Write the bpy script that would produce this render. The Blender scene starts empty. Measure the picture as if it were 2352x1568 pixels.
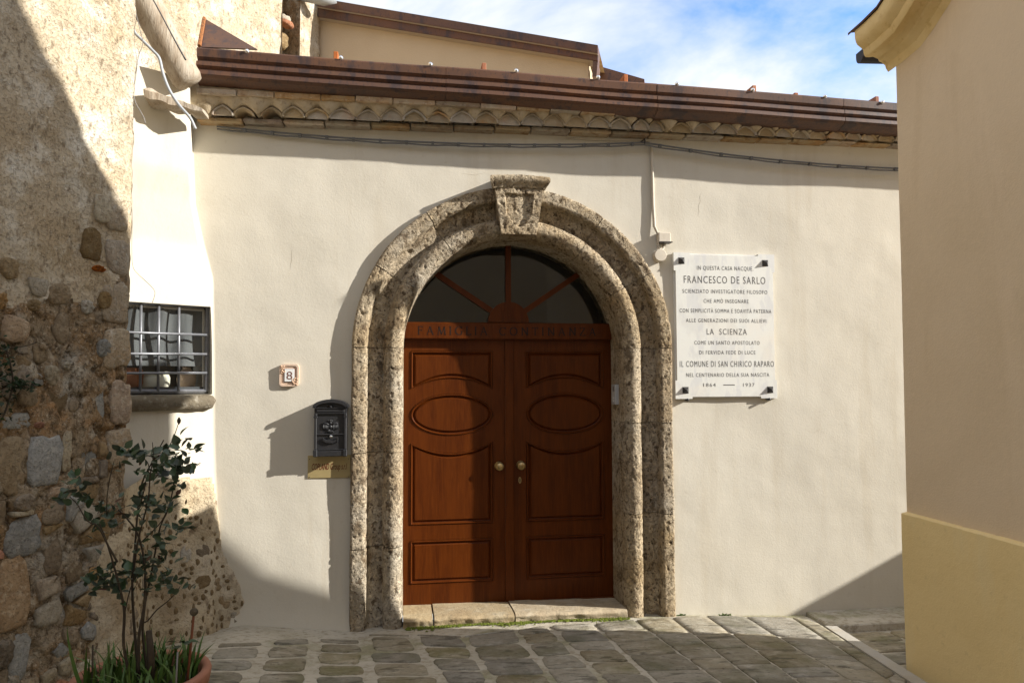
import bpy, bmesh, math, random
import numpy as np
from mathutils import Vector, Matrix, Euler

random.seed(7)
RNG = np.random.default_rng(11)
SC = bpy.context.scene
COL = SC.collection

# ------------------------------------------------------------------ camera
F_PX, CX, CY = 1659.25, 1176.0, 784.0          # focal length / centre in a 2352 x 1568 frame
_p, _y, _r = [math.radians(a) for a in (2.988, 8.508, -0.179)]
CF = np.array([math.sin(_y) * math.cos(_p), math.cos(_y) * math.cos(_p), math.sin(_p)])
_right = np.array([math.cos(_y), -math.sin(_y), 0.0]); _up = np.cross(_right, CF)
CR = math.cos(_r) * _right + math.sin(_r) * _up
CU = -math.sin(_r) * _right + math.cos(_r) * _up
CAM = np.array([0.0, -4.9, 1.6])
cam_d = bpy.data.cameras.new("camera"); cam = bpy.data.objects.new("camera", cam_d); COL.objects.link(cam)
cam_d.sensor_width = 36.0; cam_d.lens = F_PX / 2352 * 36.0
cam_d.clip_start = 0.05; cam_d.clip_end = 2000
M = Matrix.Identity(4)
for i in range(3):
    M[i][0], M[i][1], M[i][2], M[i][3] = CR[i], CU[i], -CF[i], CAM[i]
cam.matrix_world = M
SC.camera = cam

# ------------------------------------------------------------------ light
TO_SUN = np.array([1.0, -0.325, 0.455]); TO_SUN = TO_SUN / np.linalg.norm(TO_SUN)
SUN_EL = math.asin(TO_SUN[2]); SUN_AZ = math.atan2(TO_SUN[0], TO_SUN[1])
sd = bpy.data.lights.new("sun", "SUN"); sun = bpy.data.objects.new("sun", sd); COL.objects.link(sun)
sd.energy = 5.0; sd.angle = math.radians(0.53); sd.color = (1.0, 0.955, 0.875)
sun.rotation_euler = Vector(TO_SUN).to_track_quat("Z", "Y").to_euler()
sun.location = (8, -4, 9)

W = bpy.data.worlds.new("World"); SC.world = W; W.use_nodes = True
nt = W.node_tree; nt.nodes.clear()
def wn(t, **k):
    n = nt.nodes.new(t)
    for a, b in k.items(): setattr(n, a, b)
    return n
out = wn("ShaderNodeOutputWorld"); bg = wn("ShaderNodeBackground")
sky = wn("ShaderNodeTexSky", sky_type="NISHITA", sun_disc=False, sun_elevation=SUN_EL, sun_rotation=SUN_AZ)
sky.air_density = 1.0; sky.dust_density = 0.6; sky.ozone_density = 2.0; sky.altitude = 500
tc = wn("ShaderNodeTexCoord"); sep = wn("ShaderNodeSeparateXYZ"); nt.links.new(tc.outputs["Generated"], sep.inputs[0])
zz = wn("ShaderNodeMath", operation="MAXIMUM"); nt.links.new(sep.outputs[2], zz.inputs[0]); zz.inputs[1].default_value = 0.0
za = wn("ShaderNodeMath", operation="ADD"); nt.links.new(zz.outputs[0], za.inputs[0]); za.inputs[1].default_value = 0.14
dx = wn("ShaderNodeMath", operation="DIVIDE"); nt.links.new(sep.outputs[0], dx.inputs[0]); nt.links.new(za.outputs[0], dx.inputs[1])
dy = wn("ShaderNodeMath", operation="DIVIDE"); nt.links.new(sep.outputs[1], dy.inputs[0]); nt.links.new(za.outputs[0], dy.inputs[1])
cmb = wn("ShaderNodeCombineXYZ"); nt.links.new(dx.outputs[0], cmb.inputs[0]); nt.links.new(dy.outputs[0], cmb.inputs[1])
cmb.inputs[2].default_value = 10.09
n1 = wn("ShaderNodeTexNoise"); n1.inputs["Scale"].default_value = 1.25; n1.inputs["Detail"].default_value = 10; n1.inputs["Roughness"].default_value = 0.58
n1.inputs["Distortion"].default_value = 0.35
nt.links.new(cmb.outputs[0], n1.inputs["Vector"])
rmp = wn("ShaderNodeValToRGB"); rmp.color_ramp.elements[0].position = 0.30; rmp.color_ramp.elements[1].position = 0.55
nt.links.new(n1.outputs["Fac"], rmp.inputs[0])
mixc = wn("ShaderNodeMix", data_type="RGBA"); nt.links.new(rmp.outputs[0], mixc.inputs["Factor"])
gain = wn("ShaderNodeMix", data_type="RGBA", blend_type="MULTIPLY"); gain.inputs["Factor"].default_value = 1.0
nt.links.new(sky.outputs[0], gain.inputs["A"]); gain.inputs["B"].default_value = (1.0, 1.42, 2.0, 1)   # the deep blue the photograph records
gain.clamp_result = False
nt.links.new(gain.outputs["Result"], mixc.inputs["A"]); mixc.inputs["B"].default_value = (5.6, 5.75, 5.9, 1)
nt.links.new(mixc.outputs["Result"], bg.inputs["Color"]); bg.inputs["Strength"].default_value = 0.10
nt.links.new(bg.outputs[0], out.inputs["Surface"])

SC.view_settings.view_transform = "Standard"; SC.view_settings.look = "None"
SC.view_settings.exposure = 0.92; SC.view_settings.gamma = 1.0; SC.view_settings.use_curve_mapping = False
SC.render.engine = "CYCLES"; SC.cycles.max_bounces = 6; SC.cycles.diffuse_bounces = 4
SC.cycles.use_denoising = True

# ------------------------------------------------------------------ helpers
def ray(px, py): return CF + CR * (px - CX) / F_PX - CU * (py - CY) / F_PX
def onplane(px, py, p0, n):
    d = ray(px, py); n = np.array(n, float)
    return CAM + d * (np.dot(np.array(p0, float) - CAM, n) / np.dot(d, n))
def fac(px, py, y=0.0): return onplane(px, py, (0, y, 0), (0, 1, 0))
def atdepth(px, py, d): return CAM + ray(px, py) * d

_perm = np.random.default_rng(3).permutation(256); _perm = np.concatenate([_perm, _perm, _perm])
_g = np.random.default_rng(4).normal(size=(256, 3)); _g /= np.linalg.norm(_g, axis=1)[:, None]
def pnoise(P):
    P = np.asarray(P, float); I = np.floor(P).astype(int); f = P - I; I &= 255
    u = f * f * f * (f * (f * 6 - 15) + 10); r = np.zeros(len(P))
    for a in (0, 1):
        for b in (0, 1):
            for c in (0, 1):
                h = _perm[_perm[_perm[(I[:, 0] + a) & 255] + ((I[:, 1] + b) & 255)] + ((I[:, 2] + c) & 255)]
                w = (u[:, 0] if a else 1 - u[:, 0]) * (u[:, 1] if b else 1 - u[:, 1]) * (u[:, 2] if c else 1 - u[:, 2])
                r += w * (_g[h] * (f - np.array([a, b, c]))).sum(1)
    return r
def fbm(P, o=4, lac=2.1, gain=0.5):
    P = np.asarray(P, float); r = np.zeros(len(P)); a = 1.0
    for _ in range(o):
        r += a * pnoise(P); P = P * lac + 17.3; a *= gain
    return r

WORLD = {}
def mesh_data(name, verts, faces, mat, smooth=False):
    me = bpy.data.meshes.new(name)
    me.from_pydata([tuple(map(float, v)) for v in verts], [], [tuple(map(int, f)) for f in faces])
    if mat: me.materials.append(mat)
    if smooth: me.polygons.foreach_set("use_smooth", [True] * len(me.polygons))
    me.update(); return me
def link(name, me, parent=None, at=(0, 0, 0)):
    o = bpy.data.objects.new(name, me); COL.objects.link(o)
    at = np.array(at, float); WORLD[o.name] = at
    if parent is not None:
        o.parent = parent; o.location = tuple(at - WORLD[parent.name])
    else: o.location = tuple(at)
    return o
def obj(name, verts, faces, mat, parent=None, smooth=False):
    """one mesh object; the origin goes to the bottom centre of its bounds"""
    v = np.asarray(verts, float)
    at = np.array([(v[:, 0].min() + v[:, 0].max()) / 2, (v[:, 1].min() + v[:, 1].max()) / 2, v[:, 2].min()])
    return link(name, mesh_data(name, v - at, faces, mat, smooth), parent, at)
def fixnormals(o):
    bm = bmesh.new(); bm.from_mesh(o.data); bmesh.ops.recalc_face_normals(bm, faces=bm.faces); bm.to_mesh(o.data); bm.free(); return o
def tag(o, label, cat, group=None, kind=None):
    if label: o["label"] = label
    if cat: o["category"] = cat
    if group: o["group"] = group
    if kind: o["kind"] = kind
    return o
def thing(name, label, cat, at, group=None):
    o = bpy.data.objects.new(name, None); COL.objects.link(o); o.location = tuple(map(float, at)); o.empty_display_size = 0.1
    WORLD[o.name] = np.array(at, float); return tag(o, label, cat, group)

class MB:
    """collects simple solids into one mesh"""
    def __init__(s): s.v, s.f = [], []
    def add(s, v, f):
        b = len(s.v); s.v += [tuple(map(float, x)) for x in v]; s.f += [tuple(i + b for i in q) for q in f]; return s
    def box(s, lo, hi, bev=0.0):
        lo, hi = np.array(lo, float), np.array(hi, float); lo, hi = np.minimum(lo, hi), np.maximum(lo, hi)
        if bev <= 0:
            v = [(x, y, z) for z in (lo[2], hi[2]) for y in (lo[1], hi[1]) for x in (lo[0], hi[0])]
            return s.add(v, [(0, 2, 3, 1), (4, 5, 7, 6), (0, 1, 5, 4), (2, 6, 7, 3), (0, 4, 6, 2), (1, 3, 7, 5)])
        bm = bmesh.new(); bmesh.ops.create_cube(bm, size=1)
        for w in bm.verts: w.co = Vector(((lo + hi) / 2 + np.array(w.co) * (hi - lo)))
        bmesh.ops.bevel(bm, geom=bm.edges[:], offset=bev, segments=1, affect="EDGES")
        bm.verts.index_update(); r = s.add([w.co for w in bm.verts], [[w.index for w in q.verts] for q in bm.faces]); bm.free(); return r
    def prism(s, poly, axis, a, b):
        """polygon in the two other axes extruded along axis from a to b"""
        n = len(poly); v = []
        for t in (a, b):
            for p, q in poly:
                v.append({0: (t, p, q), 1: (p, t, q), 2: (p, q, t)}[axis])
        return s.add(v, [tuple(range(n - 1, -1, -1)), tuple(range(n, 2 * n))] + [(i, (i + 1) % n, n + (i + 1) % n, n + i) for i in range(n)])
    def tube(s, pts, rad, n=8, caps=True):
        pts = [np.array(p, float) for p in pts]; m = len(pts)
        rad = [rad] * m if np.isscalar(rad) else list(rad)
        v, f = [], []; up = None
        for i in range(m):
            t = pts[min(i + 1, m - 1)] - pts[max(i - 1, 0)]; t = t / (np.linalg.norm(t) + 1e-9)
            if up is None: up = np.array([0, 0, 1.0]) if abs(t[2]) < 0.9 else np.array([1.0, 0, 0])
            a = np.cross(t, up); a /= np.linalg.norm(a) + 1e-9; b = np.cross(a, t); up = b
            for k in range(n):
                th = 2 * math.pi * k / n
                v.append(pts[i] + rad[i] * (math.cos(th) * a + math.sin(th) * b))
        for i in range(m - 1):
            for k in range(n):
                f.append((i * n + k, i * n + (k + 1) % n, (i + 1) * n + (k + 1) % n, (i + 1) * n + k))
        if caps: f += [tuple(range(n - 1, -1, -1)), tuple((m - 1) * n + k for k in range(n))]
        return s.add(v, f)
    def lathe(s, prof, c, n=24, axis=2, caps=True):
        c = np.array(c, float); v, f = [], []
        for r, h in prof:
            for k in range(n):
                th = 2 * math.pi * k / n
                if axis == 2: v.append(c + np.array([r * math.cos(th), r * math.sin(th), h]))
                else: v.append(c + np.array([r * math.cos(th), -h, r * math.sin(th)]))   # axis 1: h towards the viewer (-y)
        m = len(prof)
        for i in range(m - 1):
            for k in range(n): f.append((i * n + k, i * n + (k + 1) % n, (i + 1) * n + (k + 1) % n, (i + 1) * n + k))
        if caps: f += [tuple(range(n - 1, -1, -1)), tuple((m - 1) * n + k for k in range(n))]
        return s.add(v, f)
    def build(s, name, mat, parent=None, smooth=False, fix=True):
        o = obj(name, s.v, s.f, mat, parent, smooth)
        return fixnormals(o) if fix else o
def autosmooth(o, deg=35):
    me = o.data; bm = bmesh.new(); bm.from_mesh(me)
    for q in bm.faces: q.smooth = True
    for e in bm.edges:
        if len(e.link_faces) == 2 and e.calc_face_angle(0) > math.radians(deg): e.smooth = False
    bm.to_mesh(me); bm.free(); return o
def grid_faces(nu, nv, keep=None):
    f = []
    for i in range(nu - 1):
        for j in range(nv - 1):
            if keep is None or keep(i, j): f.append((i * nv + j, (i + 1) * nv + j, (i + 1) * nv + j + 1, i * nv + j + 1))
    return f

# ------------------------------------------------------------------ materials
def srgb(r, g, b): return tuple(((c / 255) / 12.92 if c / 255 <= 0.04045 else ((c / 255 + 0.055) / 1.055) ** 2.4) for c in (r, g, b))
def material(name, base, rough=0.9, layers=(), bumps=(), metallic=0.0, spec=0.3, coat=0.0, per_object=0.0, transmission=None):
    """layers: (scale, detail, lo, hi, colour, amount, stretch) noise masks over the base colour;
       bumps: (scale, detail, distance, kind, stretch)"""
    m = bpy.data.materials.new(name); m.use_nodes = True; t = m.node_tree; t.nodes.clear()
    N = lambda ty: t.nodes.new(ty)
    o = N("ShaderNodeOutputMaterial"); b = N("ShaderNodeBsdfPrincipled"); t.links.new(b.outputs[0], o.inputs[0])
    b.inputs["Roughness"].default_value = rough; b.inputs["Metallic"].default_value = metallic
    b.inputs["Specular IOR Level"].default_value = spec; b.inputs["Coat Weight"].default_value = coat
    g = N("ShaderNodeNewGeometry")
    oi = N("ShaderNodeObjectInfo")
    def vec(stretch):
        mp = N("ShaderNodeMapping"); mp.inputs["Scale"].default_value = stretch or (1, 1, 1)
        t.links.new(g.outputs["Position"], mp.inputs["Vector"]); return mp.outputs[0]
    rgb = N("ShaderNodeRGB"); rgb.outputs[0].default_value = (*base, 1); cur = rgb.outputs[0]
    for k, L in enumerate(layers):
        sc, det, lo, hi, colr, amt = L[:6]; st = L[6] if len(L) > 6 else None; kind = L[7] if len(L) > 7 else "noise"
        if kind == "voronoi":
            n = N("ShaderNodeTexVoronoi"); n.inputs["Scale"].default_value = sc; src = n.outputs["Distance"]
        else:
            n = N("ShaderNodeTexNoise"); n.inputs["Scale"].default_value = sc; n.inputs["Detail"].default_value = det; n.inputs["Roughness"].default_value = 0.6; src = n.outputs["Fac"]
        ad = N("ShaderNodeVectorMath"); ad.operation = "ADD"; ad.inputs[1].default_value = (3.1 * k, 7.7 * k, 1.3 * k)
        t.links.new(vec(st), ad.inputs[0]); t.links.new(ad.outputs[0], n.inputs["Vector"])
        mr = N("ShaderNodeMapRange"); mr.inputs[1].default_value = lo; mr.inputs[2].default_value = hi; mr.inputs[3].default_value = 0; mr.inputs[4].default_value = amt
        t.links.new(src, mr.inputs[0])
        mx = N("ShaderNodeMix"); mx.data_type = "RGBA"; t.links.new(mr.outputs[0], mx.inputs["Factor"]); t.links.new(cur, mx.inputs["A"]); mx.inputs["B"].default_value = (*colr, 1)
        cur = mx.outputs["Result"]
    if per_object:
        hs = N("ShaderNodeHueSaturation"); mr = N("ShaderNodeMapRange"); t.links.new(oi.outputs["Random"], mr.inputs[0])
        mr.inputs[3].default_value = 1 - per_object; mr.inputs[4].default_value = 1 + per_object
        t.links.new(mr.outputs[0], hs.inputs["Value"]); t.links.new(cur, hs.inputs["Color"])
        ml = N("ShaderNodeMath"); ml.operation = "MULTIPLY"; ml.inputs[1].default_value = 7.31; t.links.new(oi.outputs["Random"], ml.inputs[0])
        fr = N("ShaderNodeMath"); fr.operation = "FRACT"; t.links.new(ml.outputs[0], fr.inputs[0])
        m2 = N("ShaderNodeMapRange"); t.links.new(fr.outputs[0], m2.inputs[0]); m2.inputs[3].default_value = 1 - min(0.4, 2 * per_object); m2.inputs[4].default_value = 1 + min(0.25, 1.3 * per_object)
        t.links.new(m2.outputs[0], hs.inputs["Saturation"])
        cur = hs.outputs[0]
    t.links.new(cur, b.inputs["Base Color"])
    prev = None
    for B in bumps:
        sc, det, dist, kind = B[:4]; st = B[4] if len(B) > 4 else None
        if kind == "voronoi":
            n = N("ShaderNodeTexVoronoi"); n.inputs["Scale"].default_value = sc; src = n.outputs["Distance"]
        else:
            n = N("ShaderNodeTexNoise"); n.inputs["Scale"].default_value = sc; n.inputs["Detail"].default_value = det; n.inputs["Roughness"].default_value = 0.6; src = n.outputs["Fac"]
        t.links.new(vec(st), n.inputs["Vector"])
        if kind == "pits":
            cr = N("ShaderNodeMapRange"); cr.inputs[1].default_value = 0.36; cr.inputs[2].default_value = 0.5; t.links.new(src, cr.inputs[0]); src = cr.outputs[0]
        bp = N("ShaderNodeBump"); bp.inputs["Strength"].default_value = 1.0; bp.inputs["Distance"].default_value = dist
        t.links.new(src, bp.inputs["Height"])
        if prev: t.links.new(prev, bp.inputs["Normal"])
        prev = bp.outputs[0]
    if prev: t.links.new(prev, b.inputs["Normal"])
    return m

PLASTER = material("cream_plaster", (0.585, 0.547, 0.465), 0.95,
    [(1.3, 4, 0.40, 0.68, (0.54, 0.497, 0.41), 0.5), (9, 5, 0.45, 0.75, (0.62, 0.58, 0.495), 0.35), (0.8, 3, 0.5, 0.75, (0.60, 0.56, 0.475), 0.5), (5, 5, 0.54, 0.70, (0.50, 0.445, 0.35), 0.45, (1.6, 1.6, 0.14)), (26, 5, 0.62, 0.72, (0.47, 0.42, 0.335), 0.35)],
    [(6, 4, 0.0018, "noise"), (70, 4, 0.0008, "noise"), (260, 3, 0.0006, "noise")], spec=0.1)
GABLE_PLASTER = material("beige_gable_plaster", (0.50, 0.40, 0.28), 0.95, [(2, 4, 0.4, 0.7, (0.44, 0.34, 0.23), 0.5)], [(80, 4, 0.002, "noise")], spec=0.1)
OLD_PLASTER = material("weathered_lime_plaster", (0.46, 0.385, 0.28), 0.97,
    [(2.3, 6, 0.42, 0.62, (0.37, 0.285, 0.18), 0.75), (5, 6, 0.5, 0.66, (0.62, 0.58, 0.50), 0.8), (3.2, 6, 0.58, 0.72, (0.30, 0.245, 0.17), 0.8),
     (34, 5, 0.54, 0.68, (0.17, 0.125, 0.08), 0.75, (1, 1, 0.6)), (90, 3, 0.60, 0.72, (0.12, 0.09, 0.06), 0.8), (60, 3, 0.60, 0.75, (0.72, 0.66, 0.55), 0.6)],
    [(9, 5, 0.010, "noise"), (70, 4, 0.0035, "pits"), (170, 4, 0.0022, "noise")], spec=0.1)
RUBBLE_MORTAR = material("rubble_mortar", (0.28, 0.22, 0.15), 0.97,
    [(3.2, 6, 0.42, 0.56, (0.245, 0.155, 0.078), 0.9), (7, 6, 0.53, 0.62, (0.43, 0.385, 0.31), 0.85), (2.1, 5, 0.54, 0.64, (0.33, 0.31, 0.27), 0.85), (5, 5, 0.56, 0.66, (0.36, 0.21, 0.10), 0.7),
     (17, 6, 0.54, 0.63, (0.11, 0.075, 0.042), 0.85, (1, 1, 0.55)), (36, 6, 0.54, 0.64, (0.085, 0.06, 0.038), 0.85, (1, 1, 0.7)), (95, 4, 0.56, 0.68, (0.55, 0.49, 0.39), 0.5), (120, 4, 0.58, 0.70, (0.075, 0.055, 0.036), 0.8)],
    [(10, 5, 0.012, "noise"), (55, 4, 0.005, "pits"), (150, 4, 0.003, "noise")], spec=0.1)
FOOTING = material("lime_pointing", (0.45, 0.375, 0.265), 0.97,
    [(4, 5, 0.45, 0.62, (0.42, 0.33, 0.21), 0.7), (14, 5, 0.56, 0.66, (0.17, 0.12, 0.075), 0.85), (2.2, 4, 0.5, 0.7, (0.50, 0.44, 0.35), 0.6), (3, 5, 0.56, 0.66, (0.27, 0.20, 0.12), 0.7), (60, 3, 0.6, 0.72, (0.16, 0.12, 0.08), 0.7)],
    [(12, 5, 0.008, "noise"), (70, 4, 0.003, "pits"), (170, 4, 0.0018, "noise")], spec=0.1)
def stone_mat(name, c, d, e): return material(name, c, 0.93, [(9, 6, 0.42, 0.64, d, 0.8), (30, 5, 0.52, 0.68, e, 0.75), (95, 3, 0.58, 0.7, (0.09, 0.07, 0.05), 0.6)],
    [(14, 5, 0.008, "noise"), (70, 4, 0.003, "pits"), (180, 3, 0.0018, "noise")], per_object=0.18, spec=0.15)
ST_TAN = stone_mat("tan_sandstone", (0.29, 0.225, 0.145), (0.225, 0.16, 0.09), (0.16, 0.11, 0.065))
ST_GREY = stone_mat("blue_grey_limestone", (0.265, 0.265, 0.25), (0.235, 0.225, 0.20), (0.38, 0.36, 0.32))
ST_BROWN = stone_mat("brown_sandstone", (0.205, 0.15, 0.09), (0.165, 0.115, 0.065), (0.31, 0.245, 0.16))
ST_ORANGE = stone_mat("orange_tufa", (0.33, 0.225, 0.125), (0.24, 0.145, 0.07), (0.47, 0.37, 0.25))
ST_PALE = stone_mat("pale_limestone", (0.41, 0.365, 0.285), (0.33, 0.28, 0.205), (0.27, 0.21, 0.145))
ST_QUOIN = stone_mat("pitted_quoin_stone", (0.36, 0.285, 0.19), (0.30, 0.215, 0.125), (0.45, 0.405, 0.335))
ST_RED = stone_mat("brick_fragment", (0.36, 0.155, 0.08), (0.28, 0.11, 0.055), (0.42, 0.25, 0.16))
PORTAL = material("conglomerate_stone", (0.455, 0.37, 0.255), 0.95,
    [(4, 6, 0.42, 0.60, (0.34, 0.25, 0.145), 0.8), (1.8, 4, 0.5, 0.66, (0.50, 0.44, 0.345), 0.85), (9, 6, 0.56, 0.64, (0.17, 0.12, 0.07), 0.8, (1, 1, 0.7)), (24, 6, 0.58, 0.63, (0.12, 0.083, 0.05), 0.85, (1, 1, 0.75)), (62, 5, 0.58, 0.64, (0.085, 0.058, 0.035), 0.85), (130, 3, 0.64, 0.74, (0.60, 0.53, 0.42), 0.5)],
    [(30, 6, 0.009, "pits", (1, 1, 0.75)), (80, 5, 0.005, "pits"), (220, 3, 0.002, "noise")], per_object=0.045, spec=0.1)
WOOD = material("varnished_red_brown_wood", (0.088, 0.0205, 0.0024), 0.36, [(3.5, 6, 0.38, 0.62, (0.055, 0.0115, 0.0016), 0.8, (5, 5, 0.6)), (22, 4, 0.48, 0.66, (0.118, 0.029, 0.0036), 0.5, (6, 6, 0.35))],
    [(160, 3, 0.0003, "noise", (4, 4, 0.3))], spec=0.16)
ENGRAVE_SHADE = material("painted_engraving_shade", (0.010, 0.004, 0.002), 0.6)  # dark colour painted in for the shade inside the cut letters
CORTEN = material("rust_brown_sheet_metal", (0.120, 0.058, 0.034), 0.5, [(2, 5, 0.42, 0.60, (0.085, 0.048, 0.036), 0.8, (0.5, 1, 1)), (11, 6, 0.53, 0.62, (0.045, 0.032, 0.034), 0.8, (1, 1, 0.35)), (6, 5, 0.52, 0.66, (0.165, 0.075, 0.032), 0.5), (60, 4, 0.56, 0.66, (0.04, 0.028, 0.028), 0.6, (1, 1, 0.5))], per_object=0.10, bumps=[(200, 3, 0.0004, "noise")], spec=0.35, metallic=0.1)
LIGHT_EDGE = material("pale_sheet_edge", (0.34, 0.28, 0.22), 0.5)
STEEL = material("galvanised_steel", (0.17, 0.175, 0.19), 0.42, [(30, 4, 0.45, 0.7, (0.24, 0.24, 0.26), 0.6)], metallic=0.45, spec=0.5)
STEEL_DARK = material("dark_painted_steel", (0.045, 0.048, 0.056), 0.45, spec=0.4)
CAST = material("black_cast_metal", (0.017, 0.017, 0.019), 0.48, [(40, 4, 0.5, 0.7, (0.028, 0.028, 0.03), 0.6)], [(180, 3, 0.0005, "noise")], spec=0.45)
CHROME = material("bright_chrome", (0.8, 0.8, 0.8), 0.12, metallic=1.0)
BRASS = material("satin_brass", (0.40, 0.315, 0.15), 0.42, [(20, 5, 0.45, 0.7, (0.34, 0.265, 0.12), 0.6)], metallic=0.25, spec=0.5)
BRASS_KNOB = material("aged_brass", (0.36, 0.26, 0.12), 0.3, metallic=0.85)
RED_PRINT = material("red_brown_lettering", (0.13, 0.028, 0.012), 0.6)
MARBLE = material("white_marble", (0.66, 0.655, 0.61), 0.55, [(3.4, 7, 0.50, 0.58, (0.56, 0.55, 0.52), 0.55, (1.6, 1, 0.8)), (7, 7, 0.54, 0.60, (0.52, 0.52, 0.53), 0.45, (1.8, 1, 0.6)), (2.5, 3, 0.55, 0.7, (0.70, 0.64, 0.54), 0.5)], [(150, 2, 0.0004, "noise")], spec=0.3)
LEAD = material("dark_lead_lettering", (0.085, 0.083, 0.08), 0.7, [(40, 3, 0.4, 0.7, (0.15, 0.145, 0.14), 0.8)])
IRON = material("black_iron_stud", (0.03, 0.028, 0.028), 0.45, spec=0.4)
TERRACOTTA = material("terracotta", (0.36, 0.135, 0.062), 0.85, [(8, 5, 0.42, 0.66, (0.29, 0.10, 0.045), 0.7), (4, 5, 0.58, 0.7, (0.42, 0.24, 0.15), 0.5)], [(90, 4, 0.001, "noise")], per_object=0.1)
TILE_PINK = material("pale_pink_terracotta", (0.60, 0.455, 0.35), 0.75, [(30, 4, 0.5, 0.7, (0.53, 0.38, 0.27), 0.6)], [(140, 3, 0.0008, "noise")])
TILE_RELIEF = material("peach_ceramic_relief", (0.54, 0.36, 0.24), 0.6)
WHITE_ENAMEL = material("white_enamel", (0.72, 0.73, 0.72), 0.25, spec=0.5)
NUMBER_BROWN = material("brown_numeral", (0.16, 0.07, 0.05), 0.5)
BEIGE_BOX = material("beige_painted_plastic", (0.56, 0.50, 0.41), 0.7, [(40, 3, 0.5, 0.7, (0.48, 0.42, 0.33), 0.5)])
BRICK_M = material("weathered_eave_brick", (0.40, 0.275, 0.165), 0.95, [(6, 6, 0.40, 0.58, (0.39, 0.325, 0.23), 0.9), (20, 5, 0.5, 0.66, (0.22, 0.13, 0.07), 0.7), (40, 4, 0.58, 0.7, (0.50, 0.44, 0.35), 0.6)], [(25, 6, 0.006, "noise"), (90, 4, 0.003, "noise")], per_object=0.22, spec=0.1)
COPPO = material("weathered_roof_tile_clay", (0.40, 0.325, 0.225), 0.95, [(7, 6, 0.54, 0.64, (0.38, 0.22, 0.115), 0.6), (12, 5, 0.5, 0.66, (0.30, 0.245, 0.165), 0.75), (30, 4, 0.58, 0.7, (0.48, 0.41, 0.31), 0.6)], [(30, 6, 0.006, "noise"), (110, 4, 0.002, "noise")], per_object=0.2, spec=0.1)
EAVE_MORTAR = material("eave_mortar", (0.46, 0.38, 0.27), 0.97, [(5, 6, 0.45, 0.65, (0.42, 0.335, 0.22), 0.7), (30, 5, 0.54, 0.68, (0.25, 0.19, 0.12), 0.6)], [(16, 6, 0.012, "noise"), (80, 4, 0.003, "noise")], spec=0.1)
LOG = material("weathered_grey_timber", (0.40, 0.345, 0.275), 0.9, [(5, 6, 0.42, 0.62, (0.27, 0.205, 0.14), 0.75, (3, 3, 0.7)), (30, 5, 0.52, 0.66, (0.16, 0.115, 0.075), 0.6, (3, 3, 0.5))], [(40, 5, 0.004, "noise", (3, 3, 0.4))], spec=0.15)
CABLE_GREY = material("grey_cable_sheath", (0.125, 0.125, 0.125), 0.5, spec=0.4)
CABLE_PALE = material("pale_aluminium_cable", (0.33, 0.345, 0.36), 0.4, spec=0.5)
WIRE_THIN = material("thin_weathered_wire", (0.20, 0.19, 0.18), 0.6)
TAN_WALL = material("tan_render", (0.70, 0.565, 0.395), 0.95, [(1.2, 4, 0.42, 0.66, (0.635, 0.505, 0.34), 0.7), (3.5, 5, 0.54, 0.68, (0.74, 0.60, 0.43), 0.5, (1, 1, 0.22)), (7, 5, 0.58, 0.72, (0.60, 0.465, 0.30), 0.4, (1, 1, 0.12)), (40, 4, 0.5, 0.7, (0.75, 0.60, 0.41), 0.3)], [(120, 4, 0.0016, "noise"), (24, 4, 0.002, "noise")], spec=0.1)
OCHRE = material("ochre_render", (0.84, 0.66, 0.335), 0.95, [(1.6, 4, 0.42, 0.66, (0.78, 0.60, 0.285), 0.7), (5, 5, 0.55, 0.70, (0.82, 0.68, 0.39), 0.5, (1, 1, 0.3)), (22, 5, 0.60, 0.72, (0.64, 0.50, 0.26), 0.4)], [(140, 4, 0.0014, "noise"), (26, 4, 0.0022, "noise")], spec=0.1)
CORNICE_M = material("yellow_cornice_paint", (0.78, 0.61, 0.32), 0.9, [(3, 5, 0.45, 0.68, (0.62, 0.43, 0.165), 0.6), (22, 5, 0.58, 0.7, (0.52, 0.34, 0.12), 0.6)], [(20, 5, 0.006, "noise"), (120, 3, 0.001, "noise")], spec=0.1)
GUTTER_DARK = material("black_gutter_metal", (0.018, 0.017, 0.02), 0.5)
SETT_M = material("worn_sandstone_sett", (0.285, 0.255, 0.195), 0.85,
    [(4, 6, 0.42, 0.60, (0.235, 0.20, 0.14), 0.8), (14, 6, 0.5, 0.66, (0.38, 0.35, 0.285), 0.7), (2.3, 6, 0.52, 0.64, (0.125, 0.12, 0.055), 0.65), (6, 6, 0.56, 0.64, (0.085, 0.075, 0.05), 0.75, (1, 2.5, 1)), (40, 5, 0.56, 0.68, (0.10, 0.085, 0.06), 0.6)],
    [(9, 6, 0.012, "noise", (1, 2.2, 1)), (50, 5, 0.004, "noise"), (170, 3, 0.0015, "noise")], per_object=0.16, spec=0.2)
JOINT_M = material("pale_cement_joint", (0.50, 0.46, 0.385), 0.95, [(3, 6, 0.42, 0.62, (0.40, 0.36, 0.28), 0.7), (2.3, 5, 0.52, 0.64, (0.20, 0.195, 0.09), 0.7), (24, 5, 0.50, 0.64, (0.24, 0.20, 0.14), 0.6), (90, 4, 0.55, 0.68, (0.52, 0.48, 0.41), 0.5)], [(14, 6, 0.01, "noise"), (90, 4, 0.003, "noise")], spec=0.15)
THRESH = material("yellow_limestone_step", (0.40, 0.315, 0.19), 0.85, [(4, 5, 0.42, 0.62, (0.33, 0.24, 0.13), 0.8), (9, 5, 0.55, 0.66, (0.44, 0.38, 0.27), 0.6), (30, 4, 0.54, 0.66, (0.22, 0.18, 0.115), 0.6)], [(30, 6, 0.006, "noise"), (120, 3, 0.0015, "noise")], per_object=0.1, spec=0.2)
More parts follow.
